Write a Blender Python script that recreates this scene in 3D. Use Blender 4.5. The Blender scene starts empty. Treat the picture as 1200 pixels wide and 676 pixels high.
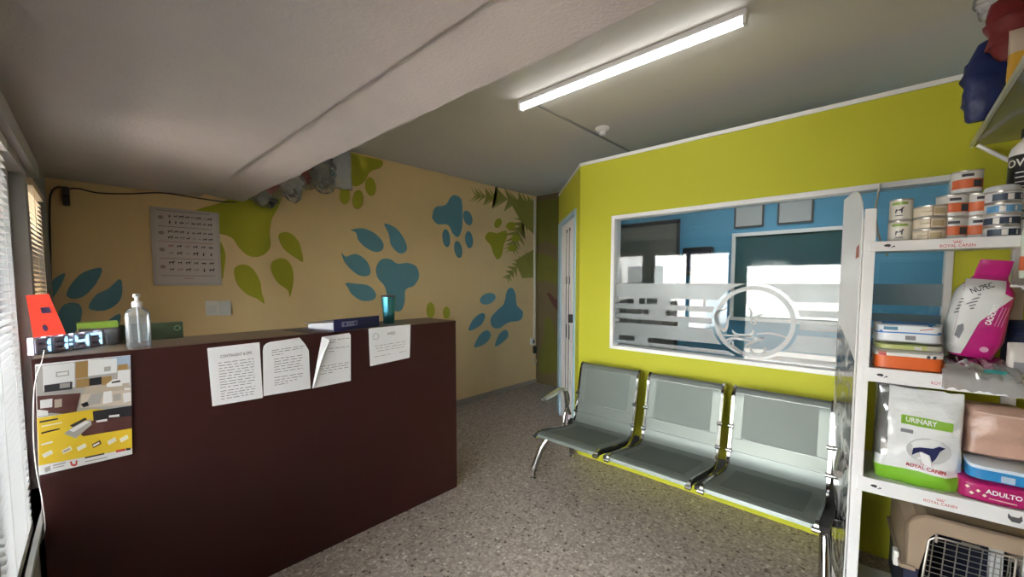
import bpy, bmesh, math, random
from mathutils import Vector, Matrix, noise
random.seed(7)
SC = bpy.context.scene
COL = SC.collection
PI = math.pi
# ------------------------------------------------------------------ camera
H = 1.37
FPX, CY = 473.8, 359.4
yaw, pitch = math.radians(42.77), math.radians(-3.5225)
FW = Vector((math.cos(yaw)*math.cos(pitch), math.sin(yaw)*math.cos(pitch), math.sin(pitch)))
RT = Vector((math.sin(yaw), -math.cos(yaw), 0))
UP = RT.cross(FW)
cam_d = bpy.data.cameras.new('camera')
cam = bpy.data.objects.new('camera', cam_d); COL.objects.link(cam)
cam.matrix_world = Matrix(((RT.x, UP.x, -FW.x, 0), (RT.y, UP.y, -FW.y, 0), (RT.z, UP.z, -FW.z, H), (0, 0, 0, 1)))
cam_d.sensor_width = 36; cam_d.lens = FPX/1200*36; cam_d.shift_y = (CY-338)/1200; cam_d.clip_start = .01
SC.camera = cam
EYE = Vector((0, 0, H))
def ray(px, py): return FW + RT*((px-600)/FPX) + UP*((CY-py)/FPX)
def onx(px, py, X): d = ray(px, py); return EYE + d*(X/d.x)
def ony(px, py, Y): d = ray(px, py); return EYE + d*(Y/d.y)
def onz(px, py, Z): d = ray(px, py); return EYE + d*((Z-H)/d.z)

# ------------------------------------------------------------------ materials
MATS = {}
def mat(name, col, rough=.55, metal=0., bump=0., bscale=60., var=0., vscale=8., emit=0., alpha=1., trans=0., coat=0., spec=.5):
    if name in MATS: return MATS[name]
    m = bpy.data.materials.new(name); m.use_nodes = True
    nt = m.node_tree; b = nt.nodes['Principled BSDF']
    c = (*col, 1)
    b.inputs['Base Color'].default_value = c
    b.inputs['Roughness'].default_value = rough; b.inputs['Metallic'].default_value = metal
    b.inputs['Alpha'].default_value = alpha; b.inputs['Transmission Weight'].default_value = trans
    b.inputs['Coat Weight'].default_value = coat; b.inputs['Specular IOR Level'].default_value = spec
    if emit: b.inputs['Emission Color'].default_value = c; b.inputs['Emission Strength'].default_value = emit
    if bump or var:
        tc = nt.nodes.new('ShaderNodeTexCoord')
    if var:
        n = nt.nodes.new('ShaderNodeTexNoise'); n.inputs['Scale'].default_value = vscale; n.inputs['Detail'].default_value = 5
        nt.links.new(tc.outputs['Object'], n.inputs['Vector'])
        mx = nt.nodes.new('ShaderNodeMix'); mx.data_type = 'RGBA'
        mx.inputs[6].default_value = tuple(max(0, x*(1-var)) for x in col)+(1,)
        mx.inputs[7].default_value = tuple(min(1, x*(1+var)) for x in col)+(1,)
        nt.links.new(n.outputs['Fac'], mx.inputs[0]); nt.links.new(mx.outputs[2], b.inputs['Base Color'])
    if bump:
        n = nt.nodes.new('ShaderNodeTexNoise'); n.inputs['Scale'].default_value = bscale; n.inputs['Detail'].default_value = 4
        nt.links.new(tc.outputs['Object'], n.inputs['Vector'])
        bp = nt.nodes.new('ShaderNodeBump'); bp.inputs['Strength'].default_value = bump; bp.inputs['Distance'].default_value = .01
        nt.links.new(n.outputs['Fac'], bp.inputs['Height']); nt.links.new(bp.outputs['Normal'], b.inputs['Normal'])
    MATS[name] = m
    return m
def glassy(name, col=(1, 1, 1), refl=1.0, haze=0., hazecol=(.8, .85, .85), rough=.0, ior=1.5):
    """thin sheet: clear see-through with mirror reflection, optional frosted share"""
    if name in MATS: return MATS[name]
    m = bpy.data.materials.new(name); m.use_nodes = True; nt = m.node_tree; nt.nodes.clear()
    out = nt.nodes.new('ShaderNodeOutputMaterial')
    tr = nt.nodes.new('ShaderNodeBsdfTransparent'); tr.inputs['Color'].default_value = (*col, 1)
    gl = nt.nodes.new('ShaderNodeBsdfGlossy'); gl.inputs['Roughness'].default_value = rough
    fr = nt.nodes.new('ShaderNodeFresnel'); fr.inputs['IOR'].default_value = ior
    mu = nt.nodes.new('ShaderNodeMath'); mu.operation = 'MULTIPLY'; mu.inputs[1].default_value = refl
    nt.links.new(fr.outputs[0], mu.inputs[0])
    base = tr
    if haze:
        df = nt.nodes.new('ShaderNodeBsdfDiffuse'); df.inputs['Color'].default_value = (*hazecol, 1)
        tl = nt.nodes.new('ShaderNodeBsdfTranslucent'); tl.inputs['Color'].default_value = (*hazecol, 1)
        a = nt.nodes.new('ShaderNodeMixShader'); a.inputs[0].default_value = .35
        nt.links.new(df.outputs[0], a.inputs[1]); nt.links.new(tl.outputs[0], a.inputs[2])
        b2 = nt.nodes.new('ShaderNodeMixShader'); b2.inputs[0].default_value = haze
        nt.links.new(tr.outputs[0], b2.inputs[1]); nt.links.new(a.outputs[0], b2.inputs[2]); base = b2
    mx = nt.nodes.new('ShaderNodeMixShader')
    nt.links.new(mu.outputs[0], mx.inputs[0]); nt.links.new(base.outputs[0], mx.inputs[1]); nt.links.new(gl.outputs[0], mx.inputs[2])
    nt.links.new(mx.outputs[0], out.inputs[0])
    MATS[name] = m
    return m
def terrazzo():
    m = bpy.data.materials.new('terrazzo'); m.use_nodes = True; nt = m.node_tree; b = nt.nodes['Principled BSDF']
    tc = nt.nodes.new('ShaderNodeTexCoord')
    def vor(s):
        v = nt.nodes.new('ShaderNodeTexVoronoi'); v.inputs['Scale'].default_value = s
        nt.links.new(tc.outputs['Object'], v.inputs['Vector']); return v
    def ramp(src, stops):
        r = nt.nodes.new('ShaderNodeValToRGB'); r.color_ramp.interpolation = 'CONSTANT'
        for i, (p, c) in enumerate(stops):
            e = r.color_ramp.elements[i] if i < 2 else r.color_ramp.elements.new(p)
            e.position = p; e.color = (*c, 1)
        nt.links.new(src, r.inputs[0]); return r
    v1 = vor(85)
    sp = nt.nodes.new('ShaderNodeSeparateColor'); nt.links.new(v1.outputs['Color'], sp.inputs[0])
    r1 = ramp(sp.outputs[0], [(0, (.335, .275, .240)), (.3, (.39, .325, .285)), (.55, (.28, .228, .195)), (.75, (.47, .40, .355)), (.93, (.20, .165, .14))])
    v2 = vor(38); sp2 = nt.nodes.new('ShaderNodeSeparateColor'); nt.links.new(v2.outputs['Color'], sp2.inputs[0])
    r2 = ramp(sp2.outputs[1], [(0, (0, 0, 0)), (.8, (1, 1, 1))])
    r2c = ramp(sp2.outputs[2], [(0, (.10, .075, .06)), (.45, (.24, .16, .12)), (.65, (.60, .56, .52))])
    lt = nt.nodes.new('ShaderNodeMath'); lt.operation = 'LESS_THAN'; lt.inputs[1].default_value = .33
    nt.links.new(v2.outputs['Distance'], lt.inputs[0])
    mu = nt.nodes.new('ShaderNodeMath'); mu.operation = 'MULTIPLY'
    nt.links.new(lt.outputs[0], mu.inputs[0]); nt.links.new(r2.outputs[0], mu.inputs[1])
    mx = nt.nodes.new('ShaderNodeMix'); mx.data_type = 'RGBA'
    nt.links.new(mu.outputs[0], mx.inputs[0]); nt.links.new(r1.outputs[0], mx.inputs[6]); nt.links.new(r2c.outputs[0], mx.inputs[7])
    nt.links.new(mx.outputs[2], b.inputs['Base Color']); b.inputs['Roughness'].default_value = .42; b.inputs['Specular IOR Level'].default_value = .35
    return m

BEIGE = mat('beige_wall_paint', (.80, .585, .295), .8, bump=.12, bscale=45, var=.05, vscale=3)
YELLOW = mat('lime_yellow_wall_paint', (.50, .50, .035), .6, bump=.04, bscale=60, spec=.25)
PLASTER = mat('rough_white_plaster', (.58, .525, .505), .9, bump=.22, bscale=110, var=.05, vscale=9)
CEIL = mat('ceiling_paint', (.59, .555, .49), .85, bump=.1, bscale=20, var=.05, vscale=2)
BLUEW = mat('blue_wall_paint', (.10, .33, .52), .7, var=.03)
MURB = mat('mural_blue', (.125, .30, .37), .75, var=.06, vscale=5)
MURG = mat('mural_green', (.40, .385, .018), .75, var=.08, vscale=5)
MURY = mat('mural_yellow_green', (.44, .43, .025), .75, var=.06)
MURP = mat('mural_palm_green', (.31, .29, .055), .8, var=.12, vscale=6)
MURT = mat('mural_tan', (.40, .29, .16), .8)
WHITE = mat('white_enamel', (.78, .78, .77), .35, var=.02)
WHITEP = mat('white_plastic', (.8, .8, .8), .4)
OFFW = mat('off_white', (.72, .70, .66), .5)
GREYF = mat('grey_frame', (.42, .44, .45), .45)
BLACK = mat('black_plastic', (.015, .015, .017), .4)
DARK = mat('dark_grey', (.06, .06, .065), .5)
CHROME = mat('chrome', (.50, .50, .49), .10, 1.)
STEEL = mat('dark_steel', (.08, .08, .085), .35, .6)
MAROON = mat('maroon_laminate', (.040, .0105, .0095), .42, var=.10, vscale=3, spec=.3)
TOPM = mat('brown_laminate_top', (.16, .105, .065), .5, var=.1, vscale=12)
EDGE = mat('black_edge_band', (.02, .014, .013), .5)
PAPER = mat('paper_white', (.80, .80, .82), .8)
INK = mat('ink_black', (.05, .05, .06), .8)
INKG = mat('ink_grey', (.20, .20, .22), .8)
RED = mat('print_red', (.55, .035, .03), .6)
BASE = mat('baseboard_stone', (.36, .30, .25), .5, var=.12, vscale=40)
LBLUE = mat('pale_blue_jamb', (.38, .56, .66), .5)
FLOOR = terrazzo()

# ------------------------------------------------------------------ mesh builder
class MB:
    def __init__(s): s.bm = bmesh.new(); s.mi = 0
    def face(s, vs):
        try: f = s.bm.faces.new(vs)
        except ValueError: return None
        f.material_index = s.mi; return f
    def v(s, p): return s.bm.verts.new(p)
    def box(s, x0, x1, y0, y1, z0, z1, fn=None, bev=0):
        P = [(x, y, z) for x in (x0, x1) for y in (y0, y1) for z in (z0, z1)]
        vs = [s.v(fn(*p) if fn else p) for p in P]
        fs = [s.face([vs[i] for i in q]) for q in ((0, 1, 3, 2), (4, 6, 7, 5), (0, 4, 5, 1), (2, 3, 7, 6), (0, 2, 6, 4), (1, 5, 7, 3))]
        if bev:
            es = list({e for f in fs for e in f.edges})
            r = bmesh.ops.bevel(s.bm, geom=es, offset=bev, segments=2, affect='EDGES', profile=.6)
            for f in r['faces']: f.material_index = s.mi
        return s
    def tube(s, pts, r, n=8, closed=False, cap=True):
        pts = [Vector(p) for p in pts]; k = len(pts); rings = []
        rr = r if isinstance(r, (list, tuple)) else [r]*k
        prev = None
        for i, p in enumerate(pts):
            a = pts[i-1] if (i or closed) else p; b = pts[(i+1) % k] if (i < k-1 or closed) else p
            t = (b-a).normalized()
            ref = prev if prev else (Vector((0, 0, 1)) if abs(t.z) < .9 else Vector((1, 0, 0)))
            u = (ref - t*ref.dot(t)).normalized(); w = t.cross(u); prev = u
            rings.append([s.v(p+(u*math.cos(2*PI*j/n)+w*math.sin(2*PI*j/n))*rr[i]) for j in range(n)])
        for i in range(k if closed else k-1):
            A, B = rings[i], rings[(i+1) % k]
            for j in range(n): s.face([A[j], A[(j+1) % n], B[(j+1) % n], B[j]])
        if cap and not closed: s.face(rings[0][::-1]); s.face(rings[-1])
        return s
    def lathe(s, prof, c=(0, 0, 0), n=24, cap=True):
        rings = [[s.v((c[0]+r*math.cos(2*PI*j/n), c[1]+r*math.sin(2*PI*j/n), c[2]+z)) for j in range(n)] for r, z in prof]
        for A, B in zip(rings, rings[1:]):
            for j in range(n): s.face([A[j], A[(j+1) % n], B[(j+1) % n], B[j]])
        if cap: s.face(rings[0][::-1]); s.face(rings[-1])
        return s
    def prism(s, poly, fn, t=.002):
        """poly of (u,v); fn(u,v,w)->3d, w depth 0..t"""
        a = [s.v(fn(u, v, 0)) for u, v in poly]; b = [s.v(fn(u, v, t)) for u, v in poly]
        s.face(a); s.face(b[::-1]); k = len(poly)
        for i in range(k): s.face([a[i], b[i], b[(i+1) % k], a[(i+1) % k]])
        return s
    def grid(s, fn, nu, nv, mfn=None):
        g = [[s.v(fn(i/nu, j/nv)) for j in range(nv+1)] for i in range(nu+1)]
        for i in range(nu):
            for j in range(nv):
                f = s.face([g[i][j], g[i+1][j], g[i+1][j+1], g[i][j+1]])
                if mfn and f: f.material_index = mfn((i+.5)/nu, (j+.5)/nv)
        return s
    def loft(s, rings, mfn=None, cap=True):
        R = [[s.v(p) for p in r] for r in rings]; n = len(R[0])
        for i in range(len(R)-1):
            for j in range(n):
                f = s.face([R[i][j], R[i][(j+1) % n], R[i+1][(j+1) % n], R[i+1][j]])
                if mfn and f: f.material_index = mfn(f.calc_center_median())
        if cap:
            for r in (R[0][::-1], R[-1]):
                f = s.face(r)
                if mfn and f: f.material_index = mfn(f.calc_center_median())
        return s
ORG = {}
def put(name, mb, m, parent=None, world=True, smooth=None, org=None):
    """one mesh object; vertices in world space (or in the parent's own space with world=False)"""
    bm = mb.bm
    bmesh.ops.recalc_face_normals(bm, faces=bm.faces)
    if parent is None:
        if org is None:
            xs = [v.co for v in bm.verts]
            org = Vector(((min(p.x for p in xs)+max(p.x for p in xs))/2, (min(p.y for p in xs)+max(p.y for p in xs))/2, min(p.z for p in xs)))
        o0 = Vector(org)
    else: o0 = ORG.get(parent.name, Vector()) if world else Vector()
    if o0.length: bmesh.ops.translate(bm, verts=bm.verts, vec=-o0)
    if smooth is not None:
        for f in bm.faces: f.smooth = True
        for e in bm.edges:
            if len(e.link_faces) == 2 and e.calc_face_angle(0) > math.radians(smooth): e.smooth = False
    me = bpy.data.meshes.new(name); bm.to_mesh(me); bm.free()
    for x in (m if isinstance(m, (list, tuple)) else [m]): me.materials.append(x)
    o = bpy.data.objects.new(name, me); COL.objects.link(o)
    if parent is None: o.location = o0
    else: o.parent = parent
    ORG[o.name] = o0
    return o
def tag(o, label, cat, group=None):
    o['label'] = label; o['category'] = cat
    if group: o['group'] = group
    return o
def thing(name, label, cat, loc, rz=0, group=None):
    o = bpy.data.objects.new(name, None); COL.objects.link(o); o.empty_display_size = .05
    o.location = loc; o.rotation_euler = (0, 0, rz); ORG[o.name] = Vector(loc)
    return tag(o, label, cat, group)
def struct(name, mb, m, parent=None, smooth=None):
    o = put(name, mb, m, parent, smooth=smooth, org=(0, 0, 0) if parent is None else None)
    if parent is None: o['kind'] = 'structure'; ORG[o.name] = Vector()
    return o
def spl(pts, k=5):
    """closed Catmull-Rom through pts"""
    out = []; n = len(pts)
    for i in range(n):
        p0, p1, p2, p3 = (Vector(pts[(i+d) % n]) for d in (-1, 0, 1, 2))
        for j in range(k):
            t = j/k
            q = .5*((2*p1)+(p2-p0)*t+(2*p0-5*p1+4*p2-p3)*t*t+(3*p1-p0-3*p2+p3)*t**3)
            out.append((q.x, q.y))
    return out
def ospl(pts, k=6):
    out = []; n = len(pts); V = [Vector(p) for p in pts]
    for i in range(n-1):
        p0, p1, p2, p3 = V[max(i-1, 0)], V[i], V[i+1], V[min(i+2, n-1)]
        for j in range(k):
            t = j/k
            out.append(.5*((2*p1)+(p2-p0)*t+(2*p0-5*p1+4*p2-p3)*t*t+(3*p1-p0-3*p2+p3)*t**3))
    out.append(V[-1]); return out
def ell(cx, cy, rx, ry, rot=0, n=20):
    c, s = math.cos(math.radians(rot)), math.sin(math.radians(rot))
    return [(cx+rx*math.cos(2*PI*i/n)*c-ry*math.sin(2*PI*i/n)*s, cy+rx*math.cos(2*PI*i/n)*s+ry*math.sin(2*PI*i/n)*c) for i in range(n)]
def text(name, s, size, m, parent, fn, world=False, bold=0., w=None):
    """lettering laid on a surface: fn(u,v)->3d, u,v in metres about the text centre"""
    cu = bpy.data.curves.new(name, 'FONT'); cu.body = s; cu.size = size; cu.align_x = 'CENTER'; cu.align_y = 'CENTER'; cu.offset = bold; cu.resolution_u = 3
    to = bpy.data.objects.new(name, cu); COL.objects.link(to)
    bpy.context.view_layer.update()
    me = bpy.data.meshes.new_from_object(to.evaluated_get(bpy.context.evaluated_depsgraph_get()))
    bpy.data.objects.remove(to); bpy.data.curves.remove(cu)
    sx = 1.
    if w:
        xs = [v.co.x for v in me.vertices]; sx = w/max(1e-6, max(xs)-min(xs))
    mb = MB(); mb.bm.from_mesh(me); bpy.data.meshes.remove(me)
    for v in mb.bm.verts: v.co = fn(v.co.x*sx, v.co.y)
    return put(name, mb, m, parent, world=world)
def nz(p, s=1., seed=0.): return noise.noise(Vector(p)*s+Vector((seed*7.3, seed*3.1, seed*1.7)))

# ------------------------------------------------------------------ room shell
YP, XY, ZC, ZT, XB, YC = 3.46, 2.67, 2.5, 2.25, 4.7, 2.055
SLAB, XS = 1.95, .865
struct('floor', MB().box(-4, 5, -1.6, 4, -.1, 0), FLOOR)
struct('ceiling', MB().box(.9, 5, -1.5, 3.8, ZC, ZC+.12), CEIL)
# dropped slab over the counter: main soffit, a small step, then the strip with a chipped edge
mb = MB()
N = 90
def edgex(y):
    return XS+.012*nz((0, y*2.2, 0))+.016*max(0, nz((5, y*6, 0))-.18)+.005*nz((9, y*22, 0))
rows = []
for i in range(N+1):
    y = -1.3+(YP+1.3)*i/N; e = edgex(y)
    rows.append([(-.6, y, SLAB), (.607+.004*nz((1, y*5, 0)), y, SLAB), (.612+.004*nz((1, y*5, 0)), y, SLAB+.022), (.635, y, SLAB+.024), (.72, y, SLAB+.008), (e-.012, y, SLAB+.002), (e, y, SLAB+.010), (e+.004, y, SLAB+.05), (XS+.02, y, ZC+.12), (-.6, y, ZC+.12)])
mb.loft(rows)
struct('ceiling_slab', mb, PLASTER, smooth=35)
# painted wall behind the counter
wl = struct('wall_left', MB().box(-.6, 4.5, YP, YP+.12, 0, ZC+.1), BEIGE)
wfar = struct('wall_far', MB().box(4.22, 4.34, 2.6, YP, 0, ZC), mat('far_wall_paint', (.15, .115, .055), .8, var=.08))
struct('baseboard_left', MB().box(-.1, 4.22, YP-.012, YP, 0, .052), BASE)
struct('wall_right', MB().box(-.6, 5, -1.4, -1.3, 0, ZC), BEIGE)
# storefront wall (behind and beside the camera)
def fx(y): return -.178+.027*y
def FB(mb, y0, y1, z0, z1, o0=-.12, o1=0.): return mb.box(o0, o1, y0, y1, z0, z1, fn=lambda o, y, z: (fx(y)+o, y, z))
GREYW = mat('storefront_wall_paint', (.34, .32, .30), .8, bump=.1)
mb = MB()
FB(mb, -1.3, .22, 0, ZC); FB(mb, .22, 1.30, 1.60, ZC); FB(mb, 1.30, 2.45, 1.785, ZC); FB(mb, 1.30, 1.42, 0, 1.785); FB(mb, 1.42, 2.45, 0, .55); FB(mb, 2.45, 2.54, 0, ZC); FB(mb, 2.54, 3.06, 0, .95); FB(mb, 2.54, 3.06, 1.80, ZC); FB(mb, 3.06, YP, 0, ZC)
struct('wall_front', mb, GREYW)
# yellow partition with its window hole
WY0, WY1, WZ0, WZ1 = -.215, 1.48, .882, 1.845
mb = MB()
mb.box(XY, XY+.08, -1.3, WY0, 0, ZT); mb.box(XY, XY+.08, WY1, 1.755, 0, ZT)
mb.box(XY, XY+.08, WY0, WY1, 0, WZ0); mb.box(XY, XY+.08, WY0, WY1, WZ1, ZT)
struct('wall_partition', mb, YELLOW)
struct('trim_1', MB().box(XY-.008, XY+.09, -1.3, 1.76, ZT, ZT+.022), WHITE)
# angled end of the partition with the folding door
A0, DV, NV = Vector((XY, 1.755, 0)), Vector((.7071, .7071, 0)), Vector((-.7071, .7071, 0))
LD = 1.076
def dg(a, n, z): p = A0+DV*a-NV*n; return (p.x, p.y, z)          # n>0: into the booth
DA0, DA1, DZ = .17, .955, 1.93
mb = MB()
mb.box(0, DA0, 0, .07, 0, ZT, dg); mb.box(DA1, LD, 0, .07, 0, ZT, dg); mb.box(DA0, DA1, 0, .07, DZ, ZT, dg)
struct('wall_diagonal', mb, YELLOW)
struct('trim_2', MB().box(0, LD, -.006, .078, ZT, ZT+.02, dg), WHITE)
dr = bpy.data.objects.new('door_1', None); COL.objects.link(dr); dr['kind'] = 'structure'; dr.location = dg(.5, 0, 0); ORG['door_1'] = Vector(dg(.5, 0, 0))
mb = MB(); mb.box(DA1-.02, LD+.004, -.004, .074, 0, DZ+.03, dg); mb.box(DA0-.02, DA0+.02, -.012, .07, 0, DZ+.03, dg); mb.box(DA0, DA1, -.012, .07, DZ-.005, DZ+.03, dg)
put('door_frame', mb, LBLUE, dr)
PAN = mat('folding_door_vinyl', (.72, .69, .70), .4)
mb = MB(); k = 6
for i in range(k):
    a = DA0+.02+(DA1-DA0-.04)*i/k; b = DA0+.02+(DA1-DA0-.04)*(i+1)/k
    mb.box(a+.004, b-.004, .012, .028, .01, DZ-.01, dg, bev=.004)
    for z0, z1 in ((.12, .85), (.98, 1.35), (1.42, 1.82)): mb.box(a+.03, b-.03, .006, .014, z0, z1, dg, bev=.003)
put('door_panel', mb, PAN, dr)
for a in (DA0+.3, DA0+.44): put('panel_seam', MB().box(a, a+.012, .002, .012, .1, 1.85, dg), DARK, dr)
put('handle', MB().box(DA0+.13, DA0+.165, -.03, .012, 1.02, 1.09, dg, bev=.006), BLACK, dr)
# blue consulting room behind the glass
wb = struct('wall_back', MB().box(XB, XB+.1, -.7, 2.6, 0, ZC), BLUEW)
mb = MB(); mb.box(3.47, XB, 2.50, 2.52, 0, ZT); mb.box(2.75, XB, -.8, -.7, 0, ZT); struct('wall_side', mb, BLUEW)

# ------------------------------------------------------------------ mural (painted on the wall)
def mur(name, polys, m, label, wall=wl, plane='y', off=.0015):
    mb = MB()
    for k, poly in enumerate(polys):
        o_ = off+.0004*k
        if plane == 'y': mb.prism([(lambda p: (p.x, p.z))(ony(u, v, YP)) for u, v in poly], lambda u, v, w: (u, YP-o_+w, v), o_-.0002)
        else: mb.prism([(lambda p: (p.y, p.z))(onx(u, v, 4.22)) for u, v in poly], lambda u, v, w: (4.22-o_+w, u, v), o_-.0002)
    o = put(name, mb, m, wall); o['label'] = label
    return o
def C(pts, s, x0, y0): return [(x0+a/s, y0+b/s) for a, b in pts]
c6 = lambda p: spl(C(p, 4.505, 200, 220)); c7 = lambda p: spl(C(p, 5.2, 280, 160)); c8 = lambda p: spl(C(p, 3.38, 380, 200)); c9 = lambda p: spl(C(p, 2.6, 500, 200))
ct = lambda a, b, p, q, r=0, s=3.38, x0=380, y0=200: ell(x0+a/s, y0+b/s, p/s, q/s, r)
mur('painted_paw', [spl([(228, 250), (236, 244), (262, 236), (285, 222), (305, 205), (325, 210), (330, 228), (326, 243), (319, 256), (316, 272), (317, 288), (311, 297), (301, 301), (290, 299), (280, 290), (272, 279), (258, 274), (240, 272)]),
     c6([(570, 250), (600, 233), (640, 245), (675, 285), (692, 340), (697, 390), (660, 370), (610, 335), (580, 295)]),
     c6([(530, 400), (570, 373), (610, 380), (640, 420), (648, 490), (630, 575), (618, 540), (570, 505), (535, 450)]),
     c6([(335, 430), (380, 405), (430, 425), (470, 490), (480, 550), (495, 610), (455, 585), (400, 560), (350, 505)]),
     c6([(255, 285), (280, 320), (289, 370), (280, 440), (272, 482), (250, 440), (230, 360)])], MURG, 'large green painted paw beside the animal chart')
mur('painted_paw', [c7([(640, 95), (700, 105), (780, 125), (872, 148), (862, 190), (800, 215), (765, 275), (720, 303), (685, 288), (640, 200)]),
     ell(404, 229, 6.2, 10.6), ell(419.4, 233.7, 6.3, 11.2, 4), ell(434.2, 218.7, 6.3, 11.2, -8)], MURG, 'small green painted paw next to the hanging bags')
mur('painted_paw', [c8([(205, 385), (225, 352), (260, 350), (290, 368), (330, 365), (365, 380), (375, 420), (355, 455), (322, 472), (318, 520), (305, 552), (280, 555), (255, 520), (240, 460), (212, 425)]),
     c8([(105, 235), (150, 228), (195, 245), (230, 280), (232, 310), (205, 322), (165, 305), (135, 275), (125, 245)]),
     c8([(238, 210), (280, 225), (310, 260), (327, 300), (320, 322), (295, 326), (265, 295), (255, 250)]),
     c8([(68, 325), (85, 340), (125, 330), (165, 355), (182, 390), (175, 415), (140, 415), (105, 390), (80, 360)]),
     c8([(85, 445), (125, 447), (175, 455), (203, 485), (195, 510), (150, 515), (110, 490), (95, 465)])], MURB, 'big blue painted paw above the tumbler')
mur('painted_paw', [c8([(428, 180), (440, 145), (480, 135), (500, 105), (520, 97), (543, 115), (547, 170), (545, 230), (530, 262), (510, 250), (490, 215), (450, 212), (432, 195)]),
     ct(568, 187, 17, 30, -18), ct(483, 267, 15, 36, -6), ct(573, 273, 15, 34, -6), ct(530, 312, 15, 34, -10)], MURB, 'upper blue painted paw')
mur('painted_paw', [ct(421, 553, 17, 32), ct(484, 562, 14, 24), ct(450, 640, 50, 40)], MURY, 'yellow-green painted paw peeking above counter corner')
mur('painted_paw', [c9([(195, 450), (215, 425), (235, 405), (245, 365), (260, 357), (270, 375), (275, 410), (293, 430), (285, 455), (250, 462), (220, 480), (200, 475)]),
     ell(571.5, 350, 9.6, 6.3, -22), c9([(128, 487), (140, 455), (163, 435), (178, 440), (165, 470)]), c9([(145, 538), (160, 502), (182, 486), (195, 500), (180, 525)]), c9([(208, 535), (220, 500), (240, 485), (249, 500), (235, 520)])], MURB, 'lower blue painted paw right of the counter')
mur('painted_paw', [c9([(178, 205), (190, 187), (215, 190), (240, 182), (245, 200), (235, 225), (228, 258), (215, 270), (202, 250), (195, 228)]),
     ell(583.5, 261.5, 4, 6, 25), ell(598.5, 264.5, 5.8, 4.4, -15), ell(604.2, 279.3, 5.4, 4, -5), ell(600.4, 290.5, 5.2, 4, 5)], MURG, 'small olive painted paw under the palm fronds')
mur('painted_paw', [spl([(68, 398), (67, 375), (71, 361), (80, 355), (92, 356), (96, 364), (94, 378), (88, 390), (80, 399)]), spl([(78, 346), (84, 332), (98, 319), (119, 314), (114, 330), (101, 345), (88, 350)]),
     spl([(104, 361), (112, 346), (127, 338), (141, 327), (143, 345), (136, 357), (121, 364)]), spl([(60, 350), (61, 330), (76, 320), (71, 335)]), spl([(118, 390), (126, 376), (141, 368), (137, 385)])], MURB, 'blue painted paw behind the clock')
def frond(pts, n, ln, w=3.2, seed=0):
    R = random.Random(seed); polys = []
    P = ospl([(x, y, 0) for x, y in pts], 6); L = len(P)
    up, dn = [], []
    for i in range(n):
        q = P[int(i*(L-1)/(n-1))]; q2 = P[min(L-1, int(i*(L-1)/(n-1))+1)]; q1 = P[max(0, int(i*(L-1)/(n-1))-1)]
        t = (q2-q1); a = math.atan2(t.y, t.x); l = ln*(.5+.5*math.sin(PI*(i+1)/(n+1)))*R.uniform(.8, 1.15)
        for sg, acc in ((1, up), (-1, dn)):
            b = a+sg*R.uniform(.75, 1.05); tip = (q.x+l*math.cos(b), q.y+l*math.sin(b))
            acc.append(((q.x-w*math.cos(a), q.y-w*math.sin(a)), tip))
    poly = [(P[0].x, P[0].y)]
    for base, tip in up: poly += [base, tip]
    poly.append((P[-1].x, P[-1].y))
    for base, tip in dn[::-1]: poly += [tip, base]
    return poly
mur('painted_palm', [frond([(625, 238), (605, 235), (580, 232), (557, 229)], 13, 17, 2.5, 1), frond([(626, 250), (612, 262), (604, 278), (600, 292)], 10, 16, 2.5, 2), frond([(626, 296), (616, 304), (604, 314), (594, 326)], 10, 11, 2.2, 3),
     [(595, 232), (626, 236), (626, 275), (612, 262)], [(604, 305), (626, 292), (626, 325), (612, 326)]], MURP, 'painted palm fronds')
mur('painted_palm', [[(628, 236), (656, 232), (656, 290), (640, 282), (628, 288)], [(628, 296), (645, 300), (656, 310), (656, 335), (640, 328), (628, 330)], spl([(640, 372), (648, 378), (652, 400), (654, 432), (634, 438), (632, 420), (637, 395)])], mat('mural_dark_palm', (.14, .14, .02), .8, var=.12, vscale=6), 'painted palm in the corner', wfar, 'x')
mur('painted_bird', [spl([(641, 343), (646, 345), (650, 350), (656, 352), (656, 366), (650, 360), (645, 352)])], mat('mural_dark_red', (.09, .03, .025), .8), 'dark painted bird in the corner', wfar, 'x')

# conduit, socket and cable on the mural wall
t = thing('wall_conduit', 'white conduit pipe running down the mural wall to a small socket box', 'conduit', (4.17, YP-.03, .5))
x = 4.165
put('pipe', MB().tube([(x, YP-.014, 2.46), (x, YP-.014, .62)], .013, 10), OFFW, t, smooth=40)
b = put('socket_box', MB().box(x-.075, x+.0, YP-.035, YP, .53, .62, bev=.006), OFFW, t)
put('socket_slot', MB().box(x-.055, x-.02, YP-.037, YP-.034, .55, .60), DARK, b)
put('plug', MB().box(x-.055, x-.02, YP-.075, YP-.035, .42, .52, bev=.006), BLACK, t)
put('cord', MB().tube(ospl([(x-.04, YP-.05, .42), (x-.05, YP-.04, .30), (x+.0, YP-.03, .26), (x+.035, YP-.03, .32)]), .005, 6), OFFW, t, smooth=40)

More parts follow.
